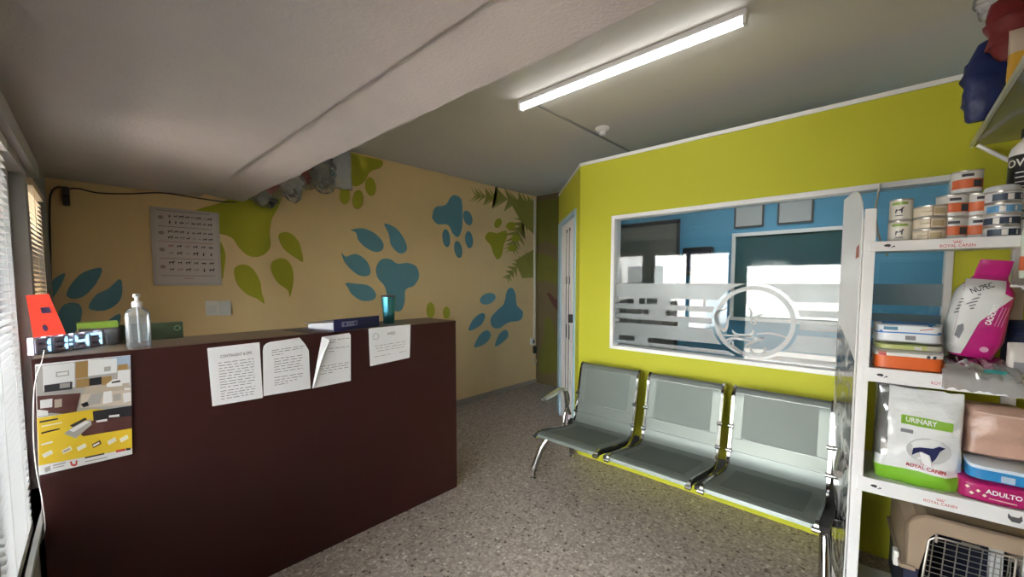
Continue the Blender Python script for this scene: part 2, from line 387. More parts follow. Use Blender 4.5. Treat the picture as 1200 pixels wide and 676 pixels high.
# ------------------------------------------------------------------ partition window
wn = bpy.data.objects.new('window_1', None); COL.objects.link(wn); wn['kind'] = 'structure'; wn.location = (XY, .63, WZ0); ORG['window_1'] = Vector((XY, .63, WZ0))
fw_ = .026
mb = MB()
mb.box(XY-.014, XY+.085, WY0, WY0+fw_, WZ0, WZ1, bev=.003); mb.box(XY-.014, XY+.085, WY1-fw_, WY1, WZ0, WZ1, bev=.003)
mb.box(XY-.014, XY+.085, WY0+fw_, WY1-fw_, WZ0, WZ0+fw_, bev=.003); mb.box(XY-.014, XY+.085, WY0+fw_, WY1-fw_, WZ1-fw_, WZ1, bev=.003)
put('window_frame', mb, WHITE, wn)
GX = XY+.02
put('pane', MB().box(GX, GX+.005, WY0+.02, WY1-.02, WZ0+.02, WZ1-.02), glassy('window_glass', (.97, .985, .985), 1.25), wn)
FILM = glassy('frosted_film', (.95, .97, .97), 1.5, .45, (.40, .44, .45), .32)
FILM2 = glassy('bright_film', (.95, .97, .97), 1.2, .8, (.58, .63, .64), .3)
EC, ER = (.566, 1.137), .213
def film(y, z, w=0): return (GX-.0015-w, y, z)
def bandpoly(z0, z1, ya, yb, hole=True):
    """horizontal band broken around the emblem disc"""
    out = []; R = ER+.013
    if not hole or abs((z0+z1)/2-EC[1]) > R: return [[(ya, z0), (yb, z0), (yb, z1), (ya, z1)]]
    zs = [z0+(z1-z0)*i/10 for i in range(11)]
    hw = [math.sqrt(max(0, R*R-(z-EC[1])**2)) for z in zs]
    l = [(EC[0]-h, z) for h, z in zip(hw, zs)]; r = [(EC[0]+h, z) for h, z in zip(hw, zs)]
    if ya < EC[0]-max(hw): out.append([(ya, z0)]+l+[(ya, z1)])
    if yb > EC[0]+max(hw): out.append([(yb, z0)]+r+[(yb, z1)])
    return out
ya, yb = WY0+.026, WY1-.026
for z0, z1 in ((1.258, 1.36), (1.18, 1.216), (1.107, 1.144), (.985, 1.077), (.925, .95)):
    mb = MB()
    for p in bandpoly(z0, z1, ya, yb): mb.prism(p, lambda u, v, w: film(u, v, w), .0008)
    put('frosted_band', mb, FILM, wn)
for z0, z1, segs in ((1.216, 1.258, ((1.27, 1.31), (1.05, 1.14), (1.215, 1.225), (.83, .845))), (1.144, 1.18, ((1.24, 1.25), (1.08, 1.2), (.02, .04))), (1.077, 1.107, ((.93, 1.0), (.1, .18), (.03, .04))), (.95, .985, ((.12, .14), (1.2, 1.3)))):
    mb = MB()
    for a, b in segs: mb.prism([(a, z0), (b, z0), (b, z1), (a, z1)], lambda u, v, w: film(u, v, w), .0008)
    put('frosted_dash', mb, FILM, wn)
def ring(mb, cy, cz, r0, r1, n=64):
    P = [(cy+r*math.cos(2*PI*i/n), cz+r*math.sin(2*PI*i/n)) for r in (r0, r1) for i in range(n)]
    vs = [mb.v(film(*p)) for p in P]; vb = [mb.v(film(*p, .0008)) for p in P]
    for i in range(n):
        j = (i+1) % n
        mb.face([vs[i], vs[j], vs[n+j], vs[n+i]]); mb.face([vb[i], vb[j], vb[n+j], vb[n+i]])
mb = MB(); ring(mb, *EC, ER-.028, ER-.004)
em = put('clinic_emblem', mb, FILM2, wn)
def wpx(p): q = onx(p[0], p[1], GX); return (q.y, q.z)
def stroke(mb, pts, w0, w1=None):
    P = ospl([(*wpx(p), 0) for p in pts], 8); n = len(P); L, Rr = [], []
    for i, p in enumerate(P):
        t = (P[min(i+1, n-1)]-P[max(i-1, 0)]).normalized(); s = Vector((-t.y, t.x, 0))
        ww = (w0+((w1 if w1 is not None else w0)-w0)*i/(n-1))*(.35+.65*math.sin(PI*min(1, max(0, i/(n-1)))))
        L.append(p+s*ww); Rr.append(p-s*ww)
    mb.prism([(q.x, q.y) for q in L]+[(q.x, q.y) for q in Rr[::-1]], lambda u, v, w: film(u, v, w), .0008)
e6 = lambda *p: [(820+a/6.44, 325+b/6.44) for a, b in p]
mb = MB()
stroke(mb, e6((205, 240), (150, 250), (118, 285), (135, 340), (180, 400), (205, 370), (215, 310), (240, 285)), .009)
stroke(mb, e6((245, 395), (275, 430), (340, 440), (390, 430), (405, 400)), .010)
stroke(mb, e6((130, 432), (260, 440), (380, 450), (480, 462)), .005)
stroke(mb, e6((430, 425), (520, 422), (600, 435), (680, 465)), .006)
stroke(mb, e6((180, 500), (210, 470), (270, 458), (330, 470), (400, 480)), .008)
stroke(mb, e6((250, 480), (255, 520), (290, 545), (330, 590)), .008)
stroke(mb, e6((215, 530), (225, 490), (245, 475)), .006)
stroke(mb, e6((345, 515), (400, 485), (440, 470), (485, 462)), .011)
stroke(mb, e6((380, 520), (395, 565), (430, 580)), .006); stroke(mb, e6((470, 575), (500, 545), (480, 530)), .006)
stroke(mb, e6((385, 345), (395, 320), (440, 290), (480, 280)), .007); stroke(mb, e6((400, 350), (420, 345), (425, 320)), .005)
stroke(mb, e6((375, 230), (390, 265), (385, 300)), .006)
put('emblem_drawing', mb, FILM2, em)

# inside the blue room
d2 = bpy.data.objects.new('door_2', None); COL.objects.link(d2); d2['kind'] = 'structure'; d2.location = (XB, 2.1, 0); ORG['door_2'] = Vector((XB, 2.1, 0))
put('door_frame', MB().box(XB-.03, XB, 1.745, 1.775, 0, 2.08).box(XB-.03, XB, 1.745, 2.5, 2.04, 2.08), DARK, d2)
put('door_panel', MB().box(XB-.022, XB, 1.775, 2.5, .01, 2.04, bev=.004), mat('grey_door', (.20, .20, .175), .6, var=.05), d2)
put('handle', MB().tube([(XB-.02, 1.85, 1.02), (XB-.07, 1.85, 1.02), (XB-.07, 1.96, 1.02)], .01, 8), CHROME, d2, smooth=40)
w4 = bpy.data.objects.new('window_4', None); COL.objects.link(w4); w4['kind'] = 'structure'; w4.location = (XB, .7, 1); ORG['window_4'] = Vector((XB, .7, 1))
y0, y1, z0, z1 = .16, 1.2, .97, 1.87
mb = MB(); mb.box(XB-.035, XB, y0, y0+.035, z0, z1); mb.box(XB-.035, XB, y1-.035, y1, z0, z1); mb.box(XB-.035, XB, y0+.035, y1-.035, z0, z0+.035); mb.box(XB-.035, XB, y0+.035, y1-.035, z1-.035, z1)
put('window_frame', mb, WHITE, w4)
put('pane', MB().box(XB-.012, XB-.004, y0+.03, y1-.03, z0+.03, z1-.03), mat('teal_dark_glass', (.05, .12, .14), .08), w4)
def cert(pxs, lab):
    a = onx(pxs[0], pxs[1], XB); b = onx(pxs[2], pxs[3], XB); yl, yr = a.y, b.y; zb = b.z; zt = zb+.30
    t = thing('framed_certificate', lab, 'certificate', (XB-.01, (yl+yr)/2, zb))
    mb = MB(); w = .014
    mb.box(XB-.022, XB, yr, yr+w, zb, zt); mb.box(XB-.022, XB, yl-w, yl, zb, zt); mb.box(XB-.022, XB, yr+w, yl-w, zb, zb+w); mb.box(XB-.022, XB, yr+w, yl-w, zt-w, zt)
    put('frame', mb, mat('dark_wood_frame', (.06, .055, .05), .4), t)
    s = put('sheet', MB().box(XB-.012, XB-.002, yr+w*.8, yl-w*.8, zb+w*.8, zt-w*.8), mat('certificate_sheet', (.42, .45, .46), .6), t)
    mb = MB(); mb.prism(ell(yl-.06, zt-.055, .014, .018), lambda u, v, q: (XB-.0125-q, u, v), .001)
    put('printed_emblem', mb, INK, s)
cert((861.5, 240, 895, 265), 'smaller framed certificate on the blue wall, left of the other')
cert((912, 236, 953, 260), 'wider dark framed certificate on the blue wall, right of the other')
a = onx(803, 300, XB); b = onx(838, 289, XB)
t = thing('wall_dispenser', 'black rounded box mounted on the blue wall beside the door', 'dispenser', (XB-.06, (a.y+b.y)/2, b.z-.3))
put('housing', MB().box(XB-.11, XB, b.y, a.y, b.z-.30, b.z, bev=.03), BLACK, t, smooth=40)
put('front_cover', MB().box(XB-.118, XB-.10, b.y+.03, a.y-.03, b.z-.27, b.z-.05, bev=.006), mat('navy_plastic', (.02, .025, .06), .3), t)

# ------------------------------------------------------------------ storefront windows
def frontwin(nm, y0, y1, z0, z1, mull):
    w = bpy.data.objects.new(nm, None); COL.objects.link(w); w['kind'] = 'structure'; L = (fx((y0+y1)/2), (y0+y1)/2, z0); w.location = L; ORG[nm] = Vector(L)
    mb = MB()
    FB(mb, y0, y0+.04, z0, z1, -.09, -.04); FB(mb, y1-.04, y1, z0, z1, -.09, -.04); FB(mb, y0+.04, y1-.04, z0, z0+.04, -.09, -.04); FB(mb, y0+.04, y1-.04, z1-.04, z1, -.09, -.04)
    for m in mull: FB(mb, m-.02, m+.02, z0+.04, z1-.04, -.09, -.04)
    put('window_frame', mb, GREYF, w)
    put('pane', FB(MB(), y0+.03, y1-.03, z0+.03, z1-.03, -.068, -.064), glassy('storefront_glass', (.97, .98, .98), 1.), w)
    return w
w2 = frontwin('window_2', 1.42, 2.45, .55, 1.785, [1.95])
put('window_sill', FB(MB(), 1.42, 2.45, .53, .55, -.12, .012), WHITE, w2)
w3 = frontwin('window_3', .22, 1.30, 0, 1.60, [])
put('inner_casing', FB(MB(), 1.33, 2.72, 1.815, 1.875, 0, .022), mat('window_casing_grey', (.42, .42, .42), .5), w2)
w5 = frontwin('window_5', 2.54, 3.06, .95, 1.80, [])
def blind(lab, y0, y1, z0, z1, tilt, m, off):
    t = thing('venetian_blind', lab, 'blind', (fx((y0+y1)/2)+off, (y0+y1)/2, z0))
    put('head_rail', FB(MB(), y0, y1, z1-.03, z1, off-.018, off+.018), m, t)
    mb = MB(); n = int((z1-z0-.06)/.021); c, s = math.cos(tilt)*.0125, math.sin(tilt)*.0125
    for i in range(n):
        z = z0+.03+i*.021
        mb.loft([[(fx(y)+off+d*c, y, z+d*s+.0012*(1-d*d)+k) for d, k in ((-1, 0), (0, 0), (1, 0), (1, -.0006), (0, -.0006), (-1, -.0006))] for y in (y0, y1)])
    put('slats', mb, m, t)
    put('bottom_rail', FB(MB(), y0, y1, z0-.01, z0+.018, off-.013, off+.013), m, t)
    mb = MB()
    for y in (y0+.12, y1-.12): mb.tube([(fx(y)+off+.0135, y, z0), (fx(y)+off+.0135, y, z1-.02)], .0008, 5)
    put('ladder_cord', mb, m, t)
blind('white venetian blind over the bright window at the far left', 1.43, 1.90, .62, 1.78, 0.0, mat('white_slats', (.6, .6, .6), .4), -.006)
blind('tan narrow venetian blind on the wall next to the mural corner', 2.55, 3.05, .97, 1.79, -.5, mat('tan_slats', (.62, .50, .34), .5), -.006)

# street outside, seen mirrored in the partition glass
struct('street_ground', MB().box(-14, -.3, -9, 14, -.12, -.02), mat('street_concrete', (.09, .088, .086), .9, var=.1))
t = thing('shading_awning', 'grey awning outside, added to shade the upper slats of the venetian blind', 'awning', (-.5, 3.6, 1.78))  # awning added outside to keep sky light off the upper slats
put('canopy', MB().loft([[(fx(y)-.13, y, 2.02), (-.85, y, 1.80), (-.85, y, 1.775), (-.82, y, 1.775), (fx(y)-.13, y, 1.98)] for y in (1.3, 6.2)]), mat('awning_grey', (.12, .12, .13), .8), t)
put('support_arm', MB().tube([(fx(1.5)-.12, 1.5, 1.66), (-.82, 1.5, 1.785)], .010, 6), GREYF, t)
t = thing('parked_van', 'white parked van outside, mirrored in the partition window', 'van', (-4.6, 5.0, -.02))
mb = MB()
prof = [(2.9, .35), (2.9, 1.0), (3.5, 1.15), (4.1, 1.85), (4.4, 1.95), (7.4, 1.95), (7.5, 1.8), (7.5, .35)]
mb.prism([(y, z) for y, z in prof], lambda u, v, w: (-4.0-w, u, v), 1.7)
put('body', mb, WHITEP, t)
for ya_, yb_ in ((3.85, 4.75), (4.9, 6.0)): put('side_window', MB().box(-4.0, -3.99, ya_, yb_, 1.2, 1.75), mat('van_glass', (.25, .27, .28), .2), t)
for y in (3.7, 6.7):
    o = MB(); o.tube([(-4.2, y, .31), (-3.98, y, .31)], .33, 20); put('wheel', o, BLACK, t)
struct('facade_opposite', MB().box(-13, -12.8, -9, 14, 0, 3.2), mat('facade_white', (.75, .74, .72), .9))

# ------------------------------------------------------------------ ceiling fixtures
t = thing('tube_light', 'long glowing white tube light fixed to the ceiling', 'light', (1.95, 1.1, ZC))
put('housing', MB().box(1.928, 1.975, .47, 1.735, ZC-.028, ZC, bev=.004), WHITEP, t)
lamp = bpy.data.materials.new('lamp_glow'); lamp.use_nodes = True
b = lamp.node_tree.nodes['Principled BSDF']; b.inputs['Base Color'].default_value = (1, 1, 1, 1); b.inputs['Emission Color'].default_value = (.93, .96, 1, 1); b.inputs['Emission Strength'].default_value = 7.5
put('tube', MB().tube([(1.951, .485, ZC-.042), (1.951, 1.72, ZC-.042)], .0165, 12), lamp, t, smooth=40)
for y in (.472, 1.72): put('end_cap', MB().box(1.932, 1.970, y, y+.014, ZC-.06, ZC-.024, bev=.003), WHITEP, t)
p = onz(706, 150, ZC)
t = thing('ceiling_rose', 'small round lamp holder on the ceiling beside the cable strip', 'lamp holder', (p.x, p.y, ZC))
put('rose', MB().lathe([(.052, 0), (.052, -.008), (.04, -.02), (.03, -.024)], (p.x, p.y, ZC), 24), OFFW, t, smooth=40)
put('socket', MB().lathe([(.022, -.022), (.022, -.05), (.016, -.052)], (p.x, p.y, ZC), 16), OFFW, t, smooth=40)
tag(put('cable_strip', MB().box(1.985, 3.3, 1.672, 1.69, ZC-.009, ZC, bev=.002), mat('grey_strip', (.28, .27, .25), .7)), 'thin grey cable strip across the ceiling from the tube light', 'cable')

# ------------------------------------------------------------------ reception counter
CT = 1.115
t = thing('reception_counter', 'dark maroon reception counter with brown top and blank front', 'counter', (.8, 2.25, 0))
put('front_panel', MB().box(-.108, 1.68, YC, YC+.022, 0, CT, bev=.0015), MAROON, t)
put('end_panel', MB().box(1.655, 1.68, YC+.023, 2.39, 0, CT-.02, bev=.0015), MAROON, t)
put('end_panel', MB().box(-.106, -.08, YC+.023, 2.39, 0, CT-.02, bev=.0015), MAROON, t)
put('countertop', MB().box(-.105, 1.70, YC+.0225, 2.40, CT-.018, CT, bev=.002), TOPM, t)
put('work_shelf', MB().box(-.07, 1.65, YC+.025, 2.38, .72, .74), TOPM, t)

def bil(c, s, q): a = c[0].lerp(c[1], s); b = c[3].lerp(c[2], s); return a.lerp(b, q)
def words(c, rows, seed, h=.011):
    """rows: (top fraction, left, right, fill list of (a,b)) as little word strokes"""
    R = random.Random(seed); mb = MB()
    for v, l, r in rows:
        x = l
        while x < r-.02:
            w = min(R.uniform(.05, .16), r-x)
            P = [bil(c, s, q)+Vector((0, -.0016, 0)) for s, q in ((x, v), (x+w, v), (x+w, v+h), (x, v+h))]
            mb.face([mb.v(p) for p in P]); x += w+R.uniform(.02, .045)
    return mb
def sheet(pix, lab, rows, seed, title=None, round_=None, y=YC):
    c = [ony(*p, y-.003) for p in pix]
    poly = [Vector(q) for q in c]
    mb = MB()
    if round_: pts = round_(c)
    else: pts = c
    a = [mb.v(p+Vector((0, -.0006, 0))) for p in pts]; b = [mb.v(p+Vector((0, .0022, 0))) for p in pts]; n = len(pts)
    mb.face(a); mb.face(b)
    for i in range(n): mb.face([a[i], a[(i+1) % n], b[(i+1) % n], b[i]])
    o = tag(put('notice_sheet', mb, PAPER), lab, 'paper')
    put('printed_text', words(c, rows, seed), INKG, o)
    if title:
        s, u, v, sz, w = title
        ax = (c[1]-c[0]).normalized(); az = (c[0]-c[3]).normalized(); ctr = bil(c, u, v)+Vector((0, -.0018, 0))
        text('printed_title', s, sz, INK, o, lambda x, z: ctr+ax*x+az*z, True, w=w)
    return o, c
r1 = [(.27+.0475*i, .17, .86) for i in range(9)]+[(.27+.0475*9, .17, .8)]+[(.76+.045*i, .17, .86) for i in range(4)]
sheet(((243, 408), (304, 401), (308, 466), (249, 476)), 'printed notice taped leftmost of the papers on the counter, densely filled', r1, 1, ('CONTINGENT & DPS', .52, .17, .018, .115))
r2 = [(.16, .18, .9), (.20, .18, .85), (.25, .18, .42)]+[(.33+.05*i, .22, .84) for i in range(6)]+[(.68, .22, .84), (.73, .22, .84), (.78, .22, .75), (.82, .22, .5)]
def rp2(c):
    return [bil(c, s, q) for s, q in ((.0, .14), (.02, .06), (.07, .02), (.15, .0), (.80, 0), (.92, .14), (1, .27), (1, 1), (0, 1))]
sheet(((308, 402), (361, 394), (364, 455), (309, 464)), 'printed notice second from left on the counter, its top corner folded back', r2, 2, None, rp2)
r3 = [(.10, .4, .95), (.15, .42, .6), (.27, .4, .95), (.33, .42, .55), (.60, .2, .93), (.65, .2, .93), (.70, .25, .93), (.75, .2, .55)]
def rp3(c): return [bil(c, s, q) for s, q in ((.24, .03), (.96, 0), (1, .05), (1, 1), (0, 1), (.12, .5))]
o, c = sheet(((366, 394), (411, 390), (411, 446), (366, 455)), 'printed notice third from left on the counter, its left side curled over', r3, 3, None, rp3)
mb = MB(); q = [(.24, .03), (.40, .10), (.30, .26), (.16, .55), (.03, .95), (0, 1), (.12, .5)]
dd = [0, -.012, -.014, -.012, -.004, 0, 0]
mb.face([mb.v(bil(c, s, v)+Vector((0, -.003+d, 0))) for (s, v), d in zip(q, dd)])
put('curled_edge', mb, PAPER, o)
r4 = [(.48, .12, .90), (.555, .14, .86), (.63, .18, .84), (.77, .1, .5), (.77, .72, .9)]
o, c = sheet(((432, 385), (481, 380), (480, 419), (434, 429)), 'landscape notice with a round stamp below the tumbler', r4, 4, ('AVISO', .52, .2, .024, .05))
mb = MB(); ctr = bil(c, .15, .23)
for r0, r1_ in ((.016, .018),):
    n = 24; vs = [[mb.v(ctr+Vector((r*math.cos(2*PI*i/n), -.0017, r*math.sin(2*PI*i/n)))) for i in range(n)] for r in (r0, r1_)]
    for i in range(n): mb.face([vs[0][i], vs[0][(i+1) % n], vs[1][(i+1) % n], vs[1][i]])
put('round_stamp', mb, INKG, o)

# property poster on the counter's left end
c = [ony(*p, YC-.003) for p in ((41, 427), (153, 416), (155, 532), (60, 556))]
c[3] = ony(45.5, 557, YC-.003)
mb = MB(); a = [mb.v(p+Vector((0, -.0006, 0))) for p in c]; b = [mb.v(p+Vector((0, .0022, 0))) for p in c]
mb.face(a); mb.face(b)
for i in range(4): mb.face([a[i], a[(i+1) % 4], b[(i+1) % 4], b[i]])
ps = tag(put('property_poster', mb, PAPER), 'house advertisement poster with yellow lower half hanging at counter left end', 'poster')
pm = [mat('poster_'+n, k, .35) for n, k in (('white', (.72, .72, .72)), ('sky', (.36, .45, .58)), ('wood', (.36, .22, .08)), ('yellow', (.72, .50, .03)), ('maroon', (.10, .035, .03)), ('black', (.025, .025, .03)), ('grey', (.38, .36, .34)), ('red', (.5, .05, .05)), ('beige', (.55, .47, .38)), ('cream', (.8, .75, .55)), ('tan', (.45, .38, .30)))]
W_, SK, WD, YL, MR, BK, GR, RD, BG, CR, TN = range(11)
mb = MB(); lay = 0
def pu(x, y): a = 42+(y-85)*.055; b = 558+(y-40)*.014; return min(1, max(0, (x-a)/(b-a)))
def pv(x, y): a = 75-(x-40)*.067; b = 655-(x-70)*.185; return min(1, max(0, (y-a)/(b-a)))
def pq(k, *pts):
    global lay
    lay += 1; mb.mi = k
    mb.face([mb.v(bil(c, pu(x, y), pv(x, y))+Vector((0, -.0008-.00003*lay, 0))) for x, y in pts])
pq(W_, (45, 85), (560, 40), (562, 560), (80, 640)); pq(GR, (45, 85), (560, 40), (560, 310), (60, 350))
pq(SK, (440, 50), (556, 35), (556, 95), (470, 110)); pq(W_, (78, 85), (240, 70), (243, 200), (85, 215)); pq(GR, (145, 118), (212, 112), (213, 138), (146, 145)); pq(W_, (152, 124), (205, 118), (206, 133), (153, 139))
pq(WD, (246, 70), (312, 65), (312, 150), (246, 155)); pq(W_, (313, 62), (475, 55), (475, 130), (313, 145)); pq(GR, (402, 100), (440, 96), (440, 120), (402, 124)); pq(WD, (480, 90), (540, 85), (540, 115), (480, 120))
pq(BK, (88, 185), (230, 170), (230, 210), (90, 222)); pq(GR, (165, 180), (218, 176), (218, 200), (166, 205)); pq(WD, (250, 160), (320, 155), (320, 200), (250, 205)); pq(BK, (320, 158), (388, 150), (388, 190), (320, 196)); pq(WD, (388, 152), (445, 146), (445, 205), (388, 215))
pq(W_, (480, 120), (555, 115), (555, 200), (480, 200)); pq(TN, (300, 200), (550, 185), (550, 230), (290, 240)); pq(W_, (415, 190), (455, 165), (500, 165), (510, 185), (505, 200), (420, 205)); pq(BK, (445, 178), (495, 170), (497, 180), (445, 186))
pq(MR, (55, 240), (275, 232), (250, 345), (120, 330), (60, 345)); pq(W_, (70, 262), (130, 255), (130, 300), (72, 305)); pq(TN, (140, 262), (178, 258), (178, 300), (142, 305)); pq(W_, (60, 310), (110, 318), (110, 342), (60, 346))
pq(BG, (280, 240), (560, 220), (560, 300), (270, 310)); pq(GR, (330, 240), (400, 230), (380, 290), (300, 300)); pq(W_, (400, 230), (445, 225), (450, 285), (395, 295)); pq(GR, (455, 245), (500, 240), (500, 275), (455, 280)); pq(W_, (510, 240), (560, 235), (560, 280), (515, 290)); pq(BK, (275, 290), (310, 278), (320, 300), (290, 308)); pq(W_, (520, 212), (555, 212), (555, 222), (520, 222))
pq(YL, (58, 355), (340, 318), (565, 330), (567, 540), (75, 600)); pq(BK, (340, 330), (565, 305), (565, 365), (345, 385)); pq(MR, (250, 420), (330, 380), (565, 360), (566, 425), (290, 460)); pq(GR, (190, 440), (260, 395), (330, 370), (335, 400), (250, 470)); pq(W_, (215, 425), (300, 380), (325, 385), (240, 435)); pq(W_, (360, 380), (420, 372), (420, 384), (360, 390)); pq(W_, (430, 355), (490, 350), (490, 362), (430, 366)); pq(BK, (220, 400), (300, 362), (310, 372), (235, 410))
pq(BK, (70, 370), (160, 358), (160, 366), (70, 380)); pq(BK, (80, 430), (170, 412), (170, 418), (80, 438)); pq(CR, (80, 395), (180, 380), (180, 386), (80, 402)); pq(W_, (80, 490), (135, 478), (135, 486), (80, 498))
pq(YL, (68, 510), (565, 430), (566, 530), (72, 602))
for i, x in enumerate((85, 180, 255, 335, 420, 490)):
    yy = 545-(x-85)*.16; pq(CR if i != 3 else MR, (x, yy), (x+45, yy-22), (x+55, yy-2), (x+10, yy+20)); pq(W_ if i != 1 else GR, (x+5, yy+4), (x+40, yy-12), (x+45, yy-4), (x+12, yy+12))
pq(W_, (72, 602), (566, 532), (567, 562), (95, 650)); pq(GR, (98, 618), (125, 605), (130, 630), (105, 640)); pq(BK, (300, 570), (405, 552), (405, 560), (300, 578)); pq(GR, (300, 592), (420, 572), (420, 578), (300, 598)); pq(RD, (470, 540), (525, 532), (525, 543), (470, 552)); pq(BK, (528, 531), (555, 528), (555, 540), (528, 543))
pq(RD, (222, 590), (232, 588), (238, 605), (252, 603), (252, 586), (262, 585), (260, 610), (245, 617), (230, 612)); pq(GR, (140, 602), (200, 590), (200, 598), (140, 610)); pq(GR, (140, 616), (195, 606), (195, 612), (140, 622))
put('printed_picture', mb, pm, ps)

# ------------------------------------------------------------------ things on the counter
# sanitiser bottle
p = onz(165, 409, CT); bx, by = p.x, p.y+.045; L = (bx, by, CT)
t = thing('sanitizer_bottle', 'clear pump bottle of gel standing on the counter', 'bottle', L)
def rrect(hx, hy, z, e=3.2, n=28, cx=0, cy=0):
    out = []
    for i in range(n):
        a = 2*PI*i/n; ca, sa = math.cos(a), math.sin(a)
        out.append((cx+hx*math.copysign(abs(ca)**(2/e), ca), cy+hy*math.copysign(abs(sa)**(2/e), sa), z))
    return out
GEL = glassy('clear_plastic', (.93, .95, .96), 1.6, .16, (.85, .87, .88), .08)
prof = [(.034, 0), (.037, .006), (.0375, .12), (.036, .135), (.028, .148), (.016, .156), (.014, .165)]
put('bottle_body', MB().loft([rrect(r, r*.72, z) for r, z in prof]), GEL, t, False, 40)
put('gel', MB().loft([rrect(r*.92, r*.66, z) for r, z in ((.033, .004), (.036, .01), (.0365, .125))]), glassy('gel_fill', (.90, .93, .95), 1.2, .12, (.8, .83, .86)), t, False, 40)
put('pump_head', MB().lathe([(.0155, .160), (.0155, .178), (.009, .181), (.006, .184), (.006, .196), (.011, .197), (.011, .207), (.004, .209)]).tube([(0, 0, .202), (-.004, -.02, .203), (-.006, -.034, .199)], .005, 8), WHITEP, t, False, 40)
put('dip_tube', MB().tube([(0, 0, .16), (.002, 0, .02)], .0035, 6), WHITEP, t, False)
# digital clock
a = onz(38, 417, CT); b = onz(118, 405, CT)
ang = math.atan2(b.y-a.y, b.x-a.x); cw = (Vector((b.x-a.x, b.y-a.y))).length
t = thing('digital_clock', 'white digital clock with glowing blue digits on the counter', 'clock', ((a.x+b.x)/2, (a.y+b.y)/2+.012, CT), ang)
CLK = mat('clock_white', (.40, .38, .47), .3); LED = bpy.data.materials.new('led_blue'); LED.use_nodes = True
b_ = LED.node_tree.nodes['Principled BSDF']; b_.inputs['Base Color'].default_value = (.2, .3, .4, 1); b_.inputs['Emission Color'].default_value = (.38, .74, 1, 1); b_.inputs['Emission Strength'].default_value = 1.3
OFFS = mat('led_off', (.38, .34, .46), .4)
hc = .049; dw = cw*.205
SEG = {'1': 'bc', '4': 'fgbc', '7': 'abc'}
def seg(k, cx, w, h):
    th = .0088; z0 = .006; zm = z0+h/2; z1 = z0+h
    return {'a': (cx-w/2+th*.3, cx+w/2-th*.3, z1-th, z1), 'g': (cx-w/2+th*.3, cx+w/2-th*.3, zm-th/2, zm+th/2), 'd': (cx-w/2+th*.3, cx+w/2-th*.3, z0, z0+th),
            'b': (cx+w/2-th, cx+w/2, zm+th*.2, z1-th*.2), 'c': (cx+w/2-th, cx+w/2, z0+th*.2, zm-th*.2), 'f': (cx-w/2, cx-w/2+th, zm+th*.2, z1-th*.2), 'e': (cx-w/2, cx-w/2+th, z0+th*.2, zm-th*.2)}[k]
xs = [-.39*cw, -.15*cw, .17*cw, .39*cw]
body = MB()
for x_ in xs:
    o_, w_, h_ = x_, dw, hc
    for q in (( -w_/2-.004, -w_/2+.012), (w_/2-.012, w_/2+.004)): body.box(o_+q[0], o_+q[1], -.008, .014, 0, h_+.012, bev=.004)
    for z_ in (0, h_/2-.004, h_-.006): body.box(o_-w_/2+.008, o_+w_/2-.008, -.008, .014, z_, z_+.014, bev=.003)
body.box(-.5*cw, .5*cw, 0, .02, 0, .008, bev=.002); body.box(.02*cw-.02, .02*cw+.02, -.004, .012, .008, .047, bev=.004)
put('clock_body', body, CLK, t, False)
put('back_plate', MB().box(-.5*cw, .5*cw, .0145, .018, .004, hc+.010, bev=.001), mat('clock_lilac', (.30, .24, .42), .5), t, False)
for ch, x_ in zip('1147', xs):
    on, off_ = MB(), MB()
    for k in 'abcdefg':
        q = seg(k, x_, dw, hc); (on if k in SEG[ch] else off_).box(q[0], q[1], -.0105, -.007, q[2], q[3])
    put('lit_digit', on, LED, t, False); put('unlit_segments', off_, OFFS, t, False)
for z_ in (.019, .035): put('colon_dot', MB().box(.015*cw-.004, .015*cw+.004, -.0075, -.003, z_, z_+.006), LED, t, False)
pts = [onz(52, 418, CT)+Vector((0, .02, .02)), ony(49, 424, YC-.008), ony(41, 450, YC-.012), ony(39, 500, YC-.015), ony(42, 545, YC-.015), ony(50, 590, YC-.015), ony(52, 625, YC-.02), ony(38, 650, YC-.03)]
tag(put('power_cable', MB().tube(ospl(pts), .0014, 6), OFFW, smooth=40), 'thin white cable hanging from the clock past the poster', 'cable')
# red leaflet behind the clock
q = [ony(30, 346, 2.34), ony(57, 344, 2.34), ony(84, 396, 2.28), ony(41, 400, 2.28)]
P = [Vector((q[0].x, 2.34, q[0].z)), Vector((q[1].x, 2.34, q[1].z)), Vector((q[2].x, 2.28, CT)), Vector((q[3].x, 2.28, CT))]
RC_ = mat('orange_red_card', (.70, .045, .018), .5)
n_ = (P[1]-P[0]).cross(P[3]-P[0]).normalized()
if n_.y < 0: n_ = -n_
mb = MB(); a = [mb.v(p) for p in P]; b = [mb.v(p+n_*.012) for p in P]
mb.face(a); mb.face(b)
for i in range(4): mb.face([a[i], a[(i+1) % 4], b[(i+1) % 4], b[i]])
o = tag(put('leaflet', mb, RC_), 'orange-red leaflet standing tilted behind the digital clock', 'leaflet')
mb = MB()
def onl(s, v, d=.0012): return bil(P, s, v)-n_*d
for s0, s1, v0, v1 in ((.46, .80, .24, .34),): mb.face([mb.v(onl(*k)) for k in ((s0, v0), (s1, v0), (s1, v1), (s0, v1))])
for cx, cy, r in ((.42, .60, .06), (.30, .88, .06), (.55, .86, .055)):
    mb.face([mb.v(onl(cx+r*1.3*math.cos(2*PI*i/14), cy+r*math.sin(2*PI*i/14))) for i in range(14)])
put('printed_marks', mb, mat('navy_ink', (.05, .02, .07), .6), o)
